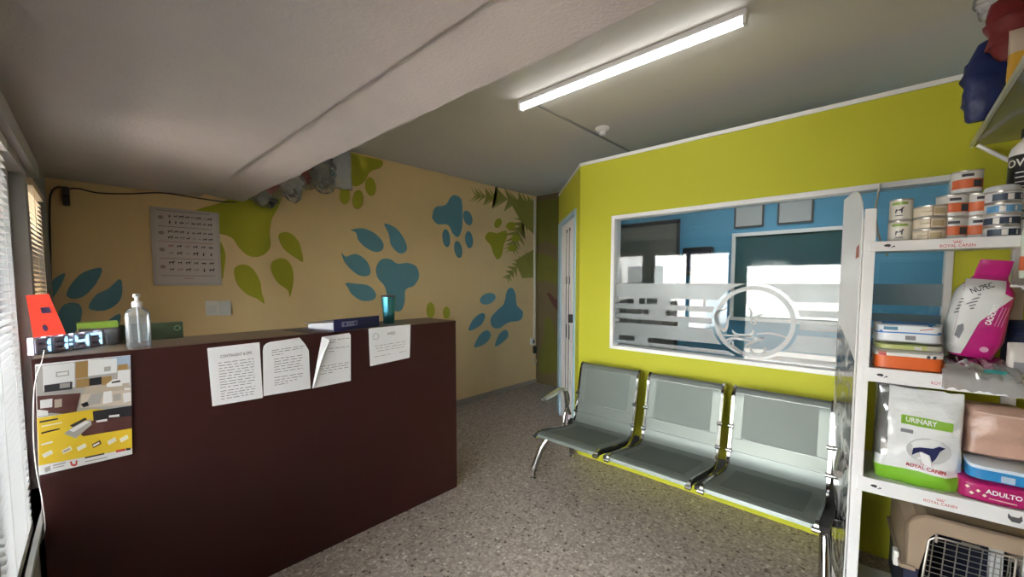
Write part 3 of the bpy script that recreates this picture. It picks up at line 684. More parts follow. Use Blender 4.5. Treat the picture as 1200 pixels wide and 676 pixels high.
# green topped box, tiny adapter, dark green box
a = ony(92, 391, 2.36); b = ony(137, 386, 2.36); zt_ = ony(115, 377, 2.36).z
t = thing('green_topped_box', 'small box with bright green band between clock and pump bottle', 'box', ((a.x+b.x)/2, 2.36, CT))
put('carton', MB().box(a.x, b.x, 2.335, 2.395, CT, zt_-.012, bev=.002), mat('grey_carton', (.10, .085, .075), .6), t)
put('lid', MB().box(a.x-.004, b.x+.004, 2.331, 2.399, zt_-.012-.012, zt_, bev=.002), mat('lime_card', (.22, .36, .04), .5), t)
a = onz(118, 404, CT)
t = thing('glass_cup', 'small clear cup next to the right end of the clock', 'cup', (a.x+.035, a.y+.01, CT))
put('cup_wall', MB().lathe([(.024, 0), (.030, .062), (.028, .062), (.022, .004)], n=20), GEL, t, False, 40)
put('dark_contents', MB().lathe([(.019, .004), (.023, .04)], n=16), DARK, t, False, 40)
a = ony(140, 401, 2.41); b = ony(217, 392, 2.41); zt_ = ony(180, 379, 2.41).z
t = thing('dark_green_box', 'dark green flat box standing behind the pump bottle', 'box', ((a.x+b.x)/2, 2.42, CT-.37))
t.location.z = .74; ORG[t.name] = Vector(((a.x+b.x)/2, 2.33, .74)); t.location = ORG[t.name]
put('carton', MB().box(a.x-.02, b.x-.015, 2.345, 2.375, CT+.0005, zt_+.006, bev=.003), mat('dark_green_print', (.035, .05, .022), .5, var=.5, vscale=25), t)
mb = MB(); pc = ony(211, 384, 2.345); n = 20
vs = [[mb.v((pc.x-.01+r*math.cos(2*PI*i/n), 2.3443, pc.z+r*math.sin(2*PI*i/n))) for i in range(n)] for r in (.009, .012)]
for i in range(n): mb.face([vs[0][i], vs[0][(i+1) % n], vs[1][(i+1) % n], vs[1][i]])
put('round_logo', mb, mat('pale_green_print', (.2, .3, .2), .5), t)
t.location.z = CT; 
for ch in t.children: ch.location.z = -(CT-.74)
# binder
a = onz(393, 389, CT); b = onz(450, 381.5, CT)
ang = math.atan2(b.y-a.y, b.x-a.x)*.85; wl_ = .30
a = Vector((a.x, YC+.012, CT))
t = thing('ring_binder', 'navy blue ring binder lying spine outward on the counter', 'binder', a, ang)
NAVY = mat('navy_binder', (.012, .014, .09), .4, var=.1)
hb = .062
mb = MB(); mb.box(0, wl_, 0, .003, 0, hb, bev=.001); mb.box(0, wl_, .003, .25, 0, .003); mb.loft([[(x, .003, hb-.003), (x, .003, hb), (x, .24, hb-.028), (x, .24, hb-.031)] for x in (0, wl_)])
put('cover', mb, NAVY, t, False)
lb = put('spine_label', MB().box(.048, .145, -.0015, .0005, .02, .046), mat('label_lilac', (.30, .31, .48), .5), t, False)
put('label_mark', MB().prism(ell(.068, .033, .009, .009), lambda u, v, w: (u, -.0016-w, v), .0006).box(.125, .14, -.0022, -.0014, .024, .042).box(.085, .12, -.0022, -.0014, .031, .035), mat('navy_print', (.05, .05, .22), .5), lb, False)
put('paper_block', MB().loft([[(x, .03, .004), (x, .235, .004), (x, .235, .026), (x, .03, hb-.018)] for x in (.018, wl_-.012)]), mat('page_edges', (.42, .42, .44), .9), t, False)
put('dark_folder', MB().loft([[(x, .02, -.0+.0005), (x, .28, .0005), (x, .28, .0028), (x, .02, .0028)] for x in (-.10, -.004)]), mat('dark_brown_card', (.05, .035, .025), .6), t, False)
# tumbler
p = onz(453, 379, CT); p = Vector((1.305, 2.24, CT))
t = thing('tumbler', 'metallic teal tumbler standing behind the navy binder', 'tumbler', p)
TEAL = mat('teal_metal', (.10, .42, .52), .22, .85)
put('cup_body', MB().lathe([(.030, 0), (.033, .004), (.036, .07), (.0405, .12), (.042, .165)], n=32), TEAL, t, False, 40)
put('lid', MB().lathe([(.0425, .162), (.043, .166), (.043, .172), (.036, .174)], n=32), DARK, t, False, 40)

# ------------------------------------------------------------------ things on the painted wall
c = [ony(*p, YP) for p in ((178, 243), (258, 249), (259.5, 333), (180, 336))]
cx0, cx1, cz0, cz1 = c[3].x, c[2].x, (c[2].z+c[3].z)/2, (c[0].z+c[1].z)/2
t = thing('animal_chart', 'pale framed chart of small animal drawings on the beige wall', 'chart', ((cx0+cx1)/2, YP, cz0))
put('backing_board', MB().box(cx0, cx1, YP-.014, YP-.0025, cz0, cz1, bev=.002), mat('chart_frame', (.50, .44, .42), .6), t)
put('sheet', MB().box(cx0+.018, cx1-.018, YP-.0155, YP-.0135, cz0+.02, cz1-.018), mat('chart_sheet', (.56, .49, .47), .6), t)
def cu(x, y): return (cx0+(cx1-cx0)*(x-85)/(560-85), cz0+(cz1-cz0)*(605-y)/(605-80))
mb = MB(); mb.mi = 1
for y, x0, x1 in ((100, 125, 490), (205, 130, 500), (420, 135, 505), (537, 135, 510)):
    u0, z_ = cu(x0, y); u1, _ = cu(x1, y); mb.box(u0, u1, YP-.0162, YP-.0154, z_-.0018, z_+.0012)
mb.mi = 2; u0, z_ = cu(130, 307); u1, _ = cu(505, 307); mb.box(u0, u1, YP-.0162, YP-.0154, z_-.0018, z_+.0012); u0, z_ = cu(290, 555); mb.box(u0, u0+.05, YP-.0162, YP-.0154, z_-.002, z_+.002)
mb.mi = 0
R = random.Random(4)
def animal(cx, cz, s, kind):
    def sh(pts): mb.prism([(cx+a*s, cz+b*s) for a, b in pts], lambda u, v, w: (u, YP-.0162+w, v), .0006)
    if kind == 0:
        sh([(-.5, .1), (-.45, .28), (.3, .3), (.42, .5), (.62, .48), (.6, .3), (.45, .1), (.4, -.4), (.3, -.4), (.28, .0), (-.3, .0), (-.32, -.4), (-.42, -.4)])
    elif kind == 1: sh([(-.15, -.5), (-.2, .1), (-.05, .3), (-.05, .55), (.15, .55), (.15, .3), (.25, .0), (.15, -.5)])
    else: sh([(-.55, .0), (-.3, .2), (.2, .22), (.5, .1), (.6, -.05), (.3, -.1), (.25, -.25), (.1, -.1), (-.2, -.1), (-.28, -.25), (-.35, -.05)])
for rows_, n in (((135, 175, 240, 280), 8), ((337, 385, 450, 497), 6)):
    for y in rows_:
        for i in range(n):
            x = 208+(488-208)*i/(n-1); u, z_ = cu(x, y)
            mb.mi = 2 if (y == 337 and i == 0) else (0 if R.random() < .6 else 3)
            animal(u, z_, R.uniform(.016, .024)*(1.15 if n == 6 else 1), R.choice((0, 0, 0, 1, 2)))
mb.mi = 3
for y in (147, 250, 362, 478): u, z_ = cu(150, y); mb.prism(ell(u, z_, .014, .012), lambda a, b, w: (a, YP-.0162+w, b), .0005)
put('printed_animals', mb, [mat('chart_ink', (.06, .045, .05), .8), mat('chart_line', (.17, .12, .12), .8), mat('chart_red', (.40, .10, .07), .8), mat('chart_pale', (.30, .24, .23), .8)], t)
c0, c1 = ony(241, 370, YP), ony(270, 351, YP)
for px0, px1, lab, sw in ((241, 255.5, 'white wall switch plate, left one of the pair', True), (255.8, 270, 'white wall socket plate, right one of the pair', False)):
    a, b = ony(px0, 370, YP), ony(px1, 352, YP)
    t = thing('switch_plate', lab, 'switch', ((a.x+b.x)/2, YP, a.z))
    put('plate', MB().box(a.x, b.x, YP-.01, YP, a.z, b.z, bev=.003), mat('switch_plate_white', (.80, .74, .68), .45), t)
    if sw:
        for i in range(2): put('rocker', MB().box(a.x+.012, b.x-.012, YP-.014, YP-.009, a.z+.012+.032*i, a.z+.038+.032*i, bev=.002), OFFW, t)
    else: put('blank_insert', MB().box(a.x+.008, b.x-.008, YP-.012, YP-.009, a.z+.01, b.z-.01, bev=.002), OFFW, t)
pts = [ony(*p, YP-.008) for p in ((60, 345), (59, 300), (58, 245), (60, 226), (68, 219), (78, 221), (92, 221), (115, 226), (150, 227), (190, 226), (225, 231), (258, 236), (276, 237))]
tag(put('wall_cable', MB().tube(ospl(pts), .0042, 6), mat('dark_cable', (.05, .04, .035), .6), smooth=40), 'dark cable sagging along the top of the beige wall', 'cable')
a, b = ony(74, 241, YP), ony(81, 220, YP)
t = thing('wall_sensor', 'small dark device fixed high in the left wall corner', 'sensor', ((a.x+b.x)/2, YP, a.z))
put('casing', MB().box(a.x, b.x, YP-.035, YP, a.z, b.z, bev=.006), DARK, t)
put('lens', MB().lathe([(.009, 0), (.009, .006), (.005, .009)], (0, 0, 0), 14), BLACK, t, False)
t.children[-1].rotation_euler = (PI/2, 0, 0); t.children[-1].location = (0, -.035, .05)

# bagged garments hung on the wall behind the slab edge
PLAS = glassy('crinkly_plastic', (.93, .93, .94), 3.0, .20, (.9, .88, .9), .15)
def lump(cx, cy, cz, hx, hy, hz, amp, seed, e=2.6, n=22, m=14, top=.55, freq=9.):
    rings = []
    for i in range(m+1):
        s = i/m; z = cz-hz+2*hz*s
        k = math.sin(PI*min(1, max(.02, s*.96+.02)))**.45
        if s > .6: k *= 1-(1-top)*((s-.6)/.4)
        r = []
        for x, y, _ in rrect(hx*k, hy*k, 0, e, n):
            d = 1+amp*nz((x+cx, y+cy, z), freq, seed)+amp*.5*nz((x+cx, y+cy, z), freq*2.7, seed+3)
            r.append((cx+x*d, min(cy+y*d, cy+hy*1.0), z+.3*hz*amp*nz((x+cx, y, z), freq*.7, seed+9)))
        rings.append(r)
    return rings
def bagged(name, pxs, yc, col, lab, seed, hyy=.036):
    (x0, y0), (x1, y1) = pxs
    a = ony(x0, y1, yc); b = ony(x1, y0, yc)
    cx, hz, hx = (a.x+b.x)/2, (b.z-a.z)/2+.04, (b.x-a.x)/2; cz = a.z+hz
    t = thing(name, lab, 'bagged clothing', (cx, yc, a.z), group='bagged clothes hung behind the slab edge')
    put('plastic_bag', MB().loft(lump(cx, yc, cz, hx, hyy, hz, .75, seed, 2.6, 36, 24, .55, 17)), PLAS, t, smooth=60)
    for k, (cc, dx, dz, sx, sz) in enumerate(col):
        put('garment', MB().loft(lump(cx+dx*hx, yc+.005, cz+dz*hz, hx*sx, hyy*.7, hz*sz, .9, seed+k*5+1, 2.2, 30, 20, freq=20)), mat('cloth_%02d%02d%02d' % tuple(int(q*99) for q in cc), cc, .85, var=.3, vscale=30), t, smooth=60)
bagged('bagged_garment', ((297, 221), (328, 241)), 3.41, [((.75, .25, .25), .1, .35, .75, .55), ((.42, .43, .36), -.35, -.1, .55, .7), ((.03, .03, .03), .35, -.6, .35, .3)], 'clear bag with pink and grey cloth, leftmost of the hanging bags', 1)
bagged('bagged_garment', ((329, 203), (355, 236)), 3.30, [((.55, .51, .48), 0, .1, .8, .75), ((.08, .075, .075), .1, -.5, .4, .25), ((.5, .47, .46), -.3, .3, .4, .4)], 'clear bag with rumpled grey clothing, second from left of the hanging bags', 2)
bagged('bagged_garment', ((350, 196), (372, 220)), 3.41, [((.42, .035, .06), .0, .1, .85, .85)], 'bag with dark red cloth, the only red one hanging on the wall', 3)
bagged('bagged_garment', ((366, 186), (392, 227)), 3.30, [((.22, .22, .21), 0, .1, .85, .8), ((.035, .03, .04), .2, -.3, .5, .4), ((.05, .16, .24), .75, .1, .2, .25)], 'bag with charcoal cloth next to the clear white bag', 4)
# the smooth white one
a = ony(390, 218, 3.37); b = ony(412, 170, 3.37)
t = thing('bagged_garment', 'glossy white clear bag, rightmost of the hanging bags', 'bagged clothing', ((a.x+b.x)/2, 3.37, a.z), group='bagged clothes hung behind the slab edge')
hx = (b.x-a.x)/2; cx = (a.x+b.x)/2
rg = [[(cx+x*(1+.06*nz((x, y, z), 12, 3))+.012*(1-(z-a.z)/(b.z-a.z)), 3.41+y*(1+.45*nz((x*2, y, z*.6), 22, 8)), z+(.012*nz((x, y, 0), 18, 5) if z < a.z+.03 else 0)) for x, y, _ in rrect(hx, .030, 0, 4.5, 40)] for z in [a.z+(b.z-a.z)*i/24 for i in range(25)]]
put('plastic_bag', MB().loft(rg), glassy('white_bag_plastic', (.9, .9, .95), 3., .6, (.92, .92, .97), .12), t, smooth=50)
put('garment', MB().loft([[(cx+(p[0]-cx)*.85, 3.41+(p[1]-3.41)*.7, p[2]) for p in r] for r in rg[1:-1]]), mat('white_cloth', (.85, .85, .9), .8), t, smooth=50)

# ------------------------------------------------------------------ waiting bench
t = thing('waiting_bench', 'three seat grey metal waiting bench with chrome frames by the yellow wall', 'bench', (2.3, .88, 0))
SEATM = mat('grey_green_steel', (.15, .172, .152), .34, .3, var=.03, vscale=4)
PROF = [(1.985, .372), (1.992, .388), (2.01, .396), (2.05, .394), (2.15, .378), (2.25, .362), (2.33, .352), (2.385, .352), (2.42, .366), (2.438, .395), (2.448, .43), (2.455, .465), (2.462, .50), (2.474, .56), (2.487, .63), (2.498, .70), (2.507, .745), (2.519, .768), (2.536, .776), (2.55, .768)]
CEN = [1.403, .887, .388]; HWS = .213
def prof_off(d):
    out = []
    for i, (x, z) in enumerate(PROF):
        a, b = PROF[max(0, i-1)], PROF[min(len(PROF)-1, i+1)]
        tx, tz = b[0]-a[0], b[1]-a[1]; l = math.hypot(tx, tz); out.append((x+tz/l*d, z-tx/l*d))
    return out
lo, hi = prof_off(.0), prof_off(.008)
for cy in CEN:
    mb = MB()
    n = len(PROF); segs = 16
    def ins(y, k):   # slightly dished
        return 0
    rings = []
    for i in range(n):
        rings.append([(lo[i][0], cy-HWS+2*HWS*j/segs, lo[i][1]) for j in range(segs+1)]+[(hi[i][0], cy+HWS-2*HWS*j/segs, hi[i][1]) for j in range(segs+1)])
    mb.loft(rings)
    s = put('seat_shell', mb, SEATM, t, smooth=35)
    # pressed perforated fields, a hair proud of the shell
    mb = MB()
    for i0, i1 in ((3, 7), (12, 16)):
        q = prof_off(-.0012)
        rr = [[(q[i][0], cy-HWS+.045, q[i][1]), (q[i][0], cy+HWS-.045, q[i][1]), (lo[i][0]+.001, cy+HWS-.045, lo[i][1]-.0008), (lo[i][0]+.001, cy-HWS+.045, lo[i][1]-.0008)] for i in range(i0, i1+1)]
        mb.loft(rr)
    put('perforated_field', mb, mat('perforated_steel', (.125, .147, .128), .5, .2), s, smooth=35)
    for i in (10, 12, 16):  # thin bright rods standing in for the highlights along the seat folds
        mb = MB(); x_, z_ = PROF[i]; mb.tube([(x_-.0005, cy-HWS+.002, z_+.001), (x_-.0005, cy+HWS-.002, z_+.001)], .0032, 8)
        put('fold_highlight', mb, mat('fold_highlight_steel', (.42, .45, .43), .25, .6), s, smooth=50)
    for sg in (-1, 1):
        mb = MB(); y = cy+sg*(HWS+.008)
        inn, ou = prof_off(-.006), prof_off(.026)
        mb.loft([[(inn[i][0], y-.007, inn[i][1]), (inn[i][0], y+.007, inn[i][1]), (ou[i][0], y+.007, ou[i][1]), (ou[i][0], y-.007, ou[i][1])] for i in range(n)])
        f = put('side_frame', mb, CHROME, t, smooth=35)
        for i in (0, 10, 13):
            mb = MB(); mb.tube([(PROF[i][0]-.004, y-.014, PROF[i][1]+.002), (PROF[i][0]-.004, y+.014, PROF[i][1]+.002)], .012, 12)
            put('clamp', mb, CHROME, f, smooth=50)
# beam, brackets
put('beam', MB().box(2.27, 2.33, .11, 1.70, .268, .308, bev=.004), STEEL, t)
for y in (1.645, 1.145, .6375, .145):
    mb = MB(); mb.loft([[(x, y-.017, z), (x, y+.017, z), (x, y+.017, z-.022), (x, y-.017, z-.022)] for x, z in ((2.03, .372), (2.1, .362), (2.2, .345), (2.3, .330), (2.37, .335), (2.43, .375))])
    put('bracket', mb, mat('black_bracket', (.02, .02, .022), .35), t)
def leg(y, sy):
    mb = MB()
    mb.tube(ospl([(2.30, y, .30), (2.22, y+sy*.02, .295), (2.17, y+sy*.06, .22), (2.13, y+sy*.09, .10), (2.122, y+sy*.1, .055)]), [.024]*25, 10)
    mb.tube(ospl([(2.30, y, .30), (2.40, y+sy*.02, .29), (2.50, y+sy*.06, .20), (2.58, y+sy*.09, .09), (2.60, y+sy*.1, .03)]), [.024]*25, 10)
    l = put('leg', mb, CHROME, t, smooth=40)
    mb = MB(); mb.tube([(2.122, y+sy*.1, .06), (2.122, y+sy*.1, .012)], .013, 10); mb.lathe([(.022, 0), (.022, .006), (.012, .014)], (2.122, y+sy*.1, 0), 14); mb.lathe([(.022, 0), (.022, .006), (.012, .014)], (2.60, y+sy*.1, 0), 14); mb.tube([(2.60, y+sy*.1, .035), (2.60, y+sy*.1, .012)], .013, 10)
    put('foot', mb, CHROME, l, smooth=40)
leg(1.66, 1); leg(.16, -.2)
for y in (1.675, .115):
    mb = MB(); mb.tube(ospl([(2.44, y, .40), (2.40, y, .47), (2.385, y, .55), (2.36, y, .595), (2.30, y, .60), (2.2, y, .583), (2.13, y, .57)]), .0135, 10)
    mb.tube(ospl([(2.36, y, .34), (2.38, y, .42), (2.42, y, .50), (2.40, y, .57), (2.35, y, .597)]), .011, 10)
    a = put('armrest', mb, CHROME, t, smooth=40)
    put('arm_pad', MB().tube([(2.31, y, .606), (2.2, y, .588), (2.12, y, .572)], [.02, .021, .017], 12), mat('polished_grip', (.62, .62, .58), .2, .9), a, smooth=40)

# ------------------------------------------------------------------ display shelf on the right
RZ = math.radians(-85); SO = Vector((2.1, .055, 0)); SWD = Vector((math.sin(math.radians(5)), -math.cos(math.radians(5)), 0)); SN = Vector((math.cos(math.radians(5)), math.sin(math.radians(5)), 0))
def S(x, d, z): return SO+SWD*x+SN*d+Vector((0, 0, z))
def sp(px, py, d=0):
    r = ray(px, py); tt = (d-(EYE-SO).dot(SN))/r.dot(SN); p = EYE+r*tt-SO
    return p.dot(SWD), p.z
WS, DS = .46, .37
TZ, MZ, LZ = 1.520, 1.028, .588
t = thing('display_shelf', 'white metal pet food display shelf with printed lips by the bench', 'shelf', SO, RZ)
SW = mat('shelf_white', (.74, .735, .73), .35, var=.02)
for x0, x1 in ((-.018, .018), (WS-.018, WS+.018)):
    put('post', MB().box(x0, x1, -.004, .03, 0, 1.652, bev=.003), SW, t, False)
    put('post', MB().box(x0, x1, DS-.03, DS, 0, 1.655, bev=.003), SW, t, False)
mb = MB(); sd = [(.03, 0), (DS+.03, 0), (DS+.03, 1.757), (.22, 1.757), (.17, 1.752), (.12, 1.738), (.08, 1.716), (.05, 1.685), (.034, 1.65), (.03, 1.62)]
mb.prism([(d, z) for d, z in sd], lambda u, v, w: (-.020-w*(1) - .055*max(0, (u-.03))/.4, u, v), .004)
sp_ = put('side_panel', mb, SW, t, False)
mb = MB(); mb.prism([(.032, .05), (DS+.028, .05), (DS+.028, 1.18), (.2, 1.12), (.032, 1.05)], lambda u, v, w: (-.0245-w-.055*max(0, (u-.03))/.4, u, v), .001)
GP = bpy.data.materials.new('glossy_photo_print'); GP.use_nodes = True; nt = GP.node_tree; bb = nt.nodes['Principled BSDF']
tc = nt.nodes.new('ShaderNodeTexCoord'); ns = nt.nodes.new('ShaderNodeTexNoise'); ns.inputs['Scale'].default_value = 7; ns.inputs['Distortion'].default_value = 1.5
rp = nt.nodes.new('ShaderNodeValToRGB'); rp.color_ramp.elements[0].position = .42; rp.color_ramp.elements[0].color = (.02, .02, .02, 1); rp.color_ramp.elements[1].position = .62; rp.color_ramp.elements[1].color = (.5, .49, .46, 1)
nt.links.new(tc.outputs['Object'], ns.inputs['Vector']); nt.links.new(ns.outputs['Fac'], rp.inputs[0]); nt.links.new(rp.outputs[0], bb.inputs['Base Color']); bb.inputs['Roughness'].default_value = .12
put('photo_print', mb, GP, sp_, False)
put('red_mark', MB().prism([(.05, 1.47), (.10, 1.465), (.095, 1.51), (.055, 1.52)], lambda u, v, w: (-.0245-w-.055*max(0, (u-.03))/.4, u, v), .001), mat('faded_red', (.45, .12, .08), .5), sp_, False)
PRED = mat('brand_red', (.50, .02, .03), .5)
def crown(mb, cx, cz, s, y):
    for i in range(-2, 3):
        a = i*.32; mb.prism([(cx+s*.18*i-.06*s, cz), (cx+s*.18*i+.06*s, cz), (cx+s*.34*i, cz+s*(.55-.05*abs(i)))], lambda u, v, w: (u, y-w, v), .0005)
    mb.prism([(cx-s*.45, cz-s*.12), (cx+s*.45, cz-s*.12), (cx+s*.45, cz-s*.04), (cx-s*.45, cz-s*.04)], lambda u, v, w: (u, y-w, v), .0005)
def dogmark(mb, cx, cz, s, y):
    mb.prism([(cx+a*s, cz+b*s) for a, b in ((-.6, .15), (-.2, .4), (.3, .42), (.6, .2), (.5, -.1), (.2, -.25), (.1, -.1), (-.15, -.15), (-.35, -.05))], lambda u, v, w: (u, y-w, v), .0005)
    mb.prism(ell(cx+s*1.05, cz-s*.1, s*.2, s*.16), lambda u, v, w: (u, y-w, v), .0005); mb.prism(ell(cx+s*.75, cz-s*.3, s*.12, s*.1), lambda u, v, w: (u, y-w, v), .0005)
for z0, z1, surf in ((1.486, 1.524, TZ), (.982, 1.037, MZ), (.540, .598, LZ)):
    s = put('shelf_board', MB().box(.016, WS-.016, .012, DS-.005, surf-.022, surf, bev=.002), SW, t, False)
    l = put('shelf_lip', MB().box(.0, WS, -.009, .010, z0, z1, bev=.002), SW, s, False)
    zc = (z0+z1)/2
    text('shelf_lettering', 'ROYAL CANIN', .015, PRED, l, lambda u, v, zc=zc: Vector((.232+u, -.0095, zc-.008+v)), bold=.0001, w=.085)
    mb = MB(); crown(mb, .232, zc+.004, .020, -.0094); put('crown_mark', mb, PRED, l, False)
    mb = MB(); dogmark(mb, .05, zc, .018, -.0094); put('animal_mark', mb, BLACK, l, False)
    mb = MB(); mb.prism([(.41+a*.03, zc+b*.03) for a, b in ((-.6, .5), (-.35, .2), (.2, .2), (.4, .5), (.5, 0), (.3, -.4), (-.3, -.4), (-.6, 0))], lambda u, v, w: (u, -.0094-w, v), .0005); put('animal_mark', mb, DARK, l, False)
put('foot_board', MB().box(.016, WS-.016, .02, DS-.01, .02, .04), SW, t, False)

# cans
CANL = {'white': (mat('can_cream_white', (.70, .67, .60), .4), mat('can_green_print', (.22, .34, .06), .5)),
        'cream': (mat('can_cream', (.68, .60, .47), .4), mat('can_pale_gold', (.48, .38, .22), .5)),
        'orange': (mat('can_pale_grey', (.62, .62, .60), .35), mat('can_orange', (.60, .13, .04), .45)),
        'blue': (mat('can_pale_blue_grey', (.60, .62, .64), .35), mat('can_dark_blue', (.04, .06, .10), .45)),
        'lblue': (mat('can_pale_blue_grey', (.60, .62, .64), .35), mat('can_sky_blue', (.12, .32, .55), .45))}
RIM = mat('can_rim', (.45, .43, .40), .3, .7)
def can(kind, x, d, z, r, h, lab, grp, turn=0.):
    p = S(x, d, z); t = thing('food_can', lab, 'can', p, RZ+turn, grp)
    body, pr = CANL[kind]
    put('can_body', MB().lathe([(r*.96, 0), (r, .003), (r, h-.004), (r*.97, h)], n=32), body, t, False, 40)
    mb = MB(); mb.lathe([(r*.985, -.0), (r*1.012, .001), (r*1.012, .004), (r, .005)], n=32, cap=False); put('rim', mb, RIM, t, False, 40); mb = MB(); mb.lathe([(r, h-.005), (r*1.012, h-.004), (r*1.012, h), (r*.93, h+.0003), (r*.92, h-.003)], n=32, cap=True)
    put('rim', mb, RIM, t, False, 40)
    cyl = lambda u, v, rr=r+.0006: Vector((rr*math.sin(u/r), -rr*math.cos(u/r), v))
    def patch(mb, u0, u1, z0, z1, k=10, rr=r+.0005):
        mb.grid(lambda a, b: cyl(u0+(u1-u0)*a, z0+(z1-z0)*b, rr), k, 1)
    mb = MB()
    if kind == 'white':
        patch(mb, -.028, .020, h*.74, h*.86)
        put('printed_band', mb, pr, t, False)
        mb = MB(); mb.grid(lambda a, b: cyl(-.010+.02*a, h*.42+.02*b), 4, 1)
        mb = MB(); mb.face([mb.v(cyl(-.006+a*.02, h*.46+b*.02)) for a, b in ((-.5, .05), (-.45, .3), (.25, .3), (.5, .65), (.8, .55), (.55, .3), (.5, -.5), (.35, -.5), (.3, 0), (-.25, 0), (-.35, -.5), (-.5, -.5))])
        mb.grid(lambda a, b: cyl(-.016+.022*a, h*.22+.003*b), 3, 1)
        put('printed_dog', mb, INK, t, False)
    elif kind == 'cream':
        patch(mb, .0, .034, h*.25, h*.7); patch(mb, -.034, -.006, h*.44, h*.54); put('printed_band', mb, pr, t, False)
        mb = MB(); patch(mb, -.006, -.003, h*.1, h*.9, 1, r+.0008); put('label_seam', mb, mat('label_seam_brown', (.35, .2, .12), .6), t, False)
    elif kind == 'orange':
        patch(mb, -r*1.2, r*1.2, h*.22, h*.62, 16); put('printed_band', mb, pr, t, False)
        mb = MB(); patch(mb, .012, .036, h*.26, h*.56, 4, r+.0009); put('printed_photo', mb, INK, t, False); mb = MB(); patch(mb, -.018, .012, h*.72, h*.84, 5); put('printed_photo', mb, INK, t, False)
    else:
        patch(mb, -r*1.3, r*1.3, h*.16, h*.74, 16); put('printed_band', mb, pr, t, False)
        mb = MB(); patch(mb, -.02, -.005, h*.2, h*.7, 3, r+.0009); put('printed_photo', mb, OFFW, t, False); mb = MB(); patch(mb, .016, .022, h*.25, h*.65, 2, r+.0009); put('printed_photo', mb, OFFW, t, False)
    return t
def cpx(x0, x1, d): a, _ = sp(x0, 265, d); b, _ = sp(x1, 265, d); return (a+b)/2, (b-a)/2
g = 'pet food cans on the top shelf'
dc = .075
x, r = cpx(1040.5, 1069.5, dc); h = .083
can('white', x, dc, TZ, r, h, 'tall white can with dog print, bottom one of the left stack', g); can('white', x, dc, TZ+h+.0005, r*.96, h*.98, 'tall white can with dog print, top one of the left stack', g, -.1)
x, r = cpx(1071, 1109, dc-.01); h = .043; r = .047
for i, w in enumerate(('bottom', 'middle', 'top')): can('cream', x, dc-.005, TZ+i*(h+.0005), r, h, 'flat cream can, %s of three stacked beside the tall white cans' % w, g, .1*i-.1)
x2, r2 = cpx(1103, 1131, dc); r2 = .040; h = .082
x3, _ = cpx(1133, 1161, dc)
can('orange', x2, dc+.01, TZ, r2, h, 'orange banded can on the shelf beside the cream cans', g); can('orange', x2-.004, dc+.01, TZ+h+.0005, r2*1.06, h, 'orange banded can on second level, left of its twin', g, .1)
can('orange', x3, dc+.02, TZ, r2, h, 'orange banded can at shelf level next to the dark blue cans', g); can('orange', x3, dc+.02, TZ+h+.0005, r2, h, 'orange banded can on second level next to the dark blue cans', g, .15)
can('orange', (x2+x3)/2-.002, dc+.015, TZ+2*h+.001, r2*1.0, h, 'orange banded can on the very top of the orange stack', g, -.05)
x4, r4 = cpx(1157, 1195, dc-.05); h = .039; r4 = .042
for i, (k, w) in enumerate((('blue', 'dark blue flat can at the bottom of the right stack'), ('blue', 'dark blue flat can second from bottom in the right stack'), ('lblue', 'sky blue flat can in the right stack'), ('blue', 'dark blue flat can topmost of the right stack'))):
    can(k, x4, dc-.028, TZ+i*(h+.0005), r4, h, w, g, (.3, -.2, .1, .5)[i])
t = thing('tub_lid', 'pale round lid lying on top of the dark blue cans', 'lid', S(x4-.004, dc-.028, TZ+4*(h+.0005)), RZ)
put('lid_disc', MB().lathe([(.042, 0), (.043, .004), (.039, .016), (.028, .02)], n=28), CANL['blue'][0], t, False, 40)
put('lid_sticker', MB().lathe([(.02, .0195), (.02, .0215)], n=18), CANL['cream'][0], t, False, 40)
# white tub with the big black and white bottle on it
xb, _ = sp(1204, 260, .1)
t = thing('white_tub', 'white tub under the big black bottle at the right edge', 'tub', S(xb, .10, TZ), RZ)
put('tub_body', MB().lathe([(.05, 0), (.052, .004), (.052, .108), (.05, .112)], n=30), WHITEP, t, False, 40)
put('lid', MB().lathe([(.053, .112), (.053, .128), (.05, .13)], n=30), WHITEP, t, False, 40)
cyl = lambda u, v: Vector((.0527*math.sin(u/.052-.65), -.0527*math.cos(u/.052-.65), .075+v))
text('printed_letter', 'C', .05, BLACK, t, cyl, bold=.001)
t = thing('black_bottle', 'big black bottle with white lettering and white shoulders at right edge', 'bottle', S(xb, .10, TZ+.131), RZ)
rb = .052
put('bottle_body', MB().lathe([(rb*.95, 0), (rb, .006), (rb, .035), (rb, .16), (rb*.9, .18), (rb*.62, .198), (.024, .205), (.024, .212)], n=36), WHITEP, t, False, 40)
put('label', MB().lathe([(rb+.0006, .036), (rb+.0006, .150)], n=36, cap=False), mat('black_label', (.012, .012, .014), .35), t, False, 40)
put('cap', MB().lathe([(.027, .212), (.028, .214), (.028, .240), (.025, .244)], n=28), BLACK, t, False, 40)
cyl2 = lambda u, v: Vector(((rb+.0012)*math.sin(u/rb-.5), -(rb+.0012)*math.cos(u/rb-.5), .122+v))
text('printed_letters', 'OW H', .036, WHITEP, t, cyl2, bold=.0008)
mb = MB()
for i, w in enumerate((.03, .026, .022, .026)): mb.grid(lambda a, b, i=i, w=w: cyl2(-.022+w*a, -.034-.016*i+.0035*b), 5, 1)
put('printed_lines', mb, WHITEP, t, False)

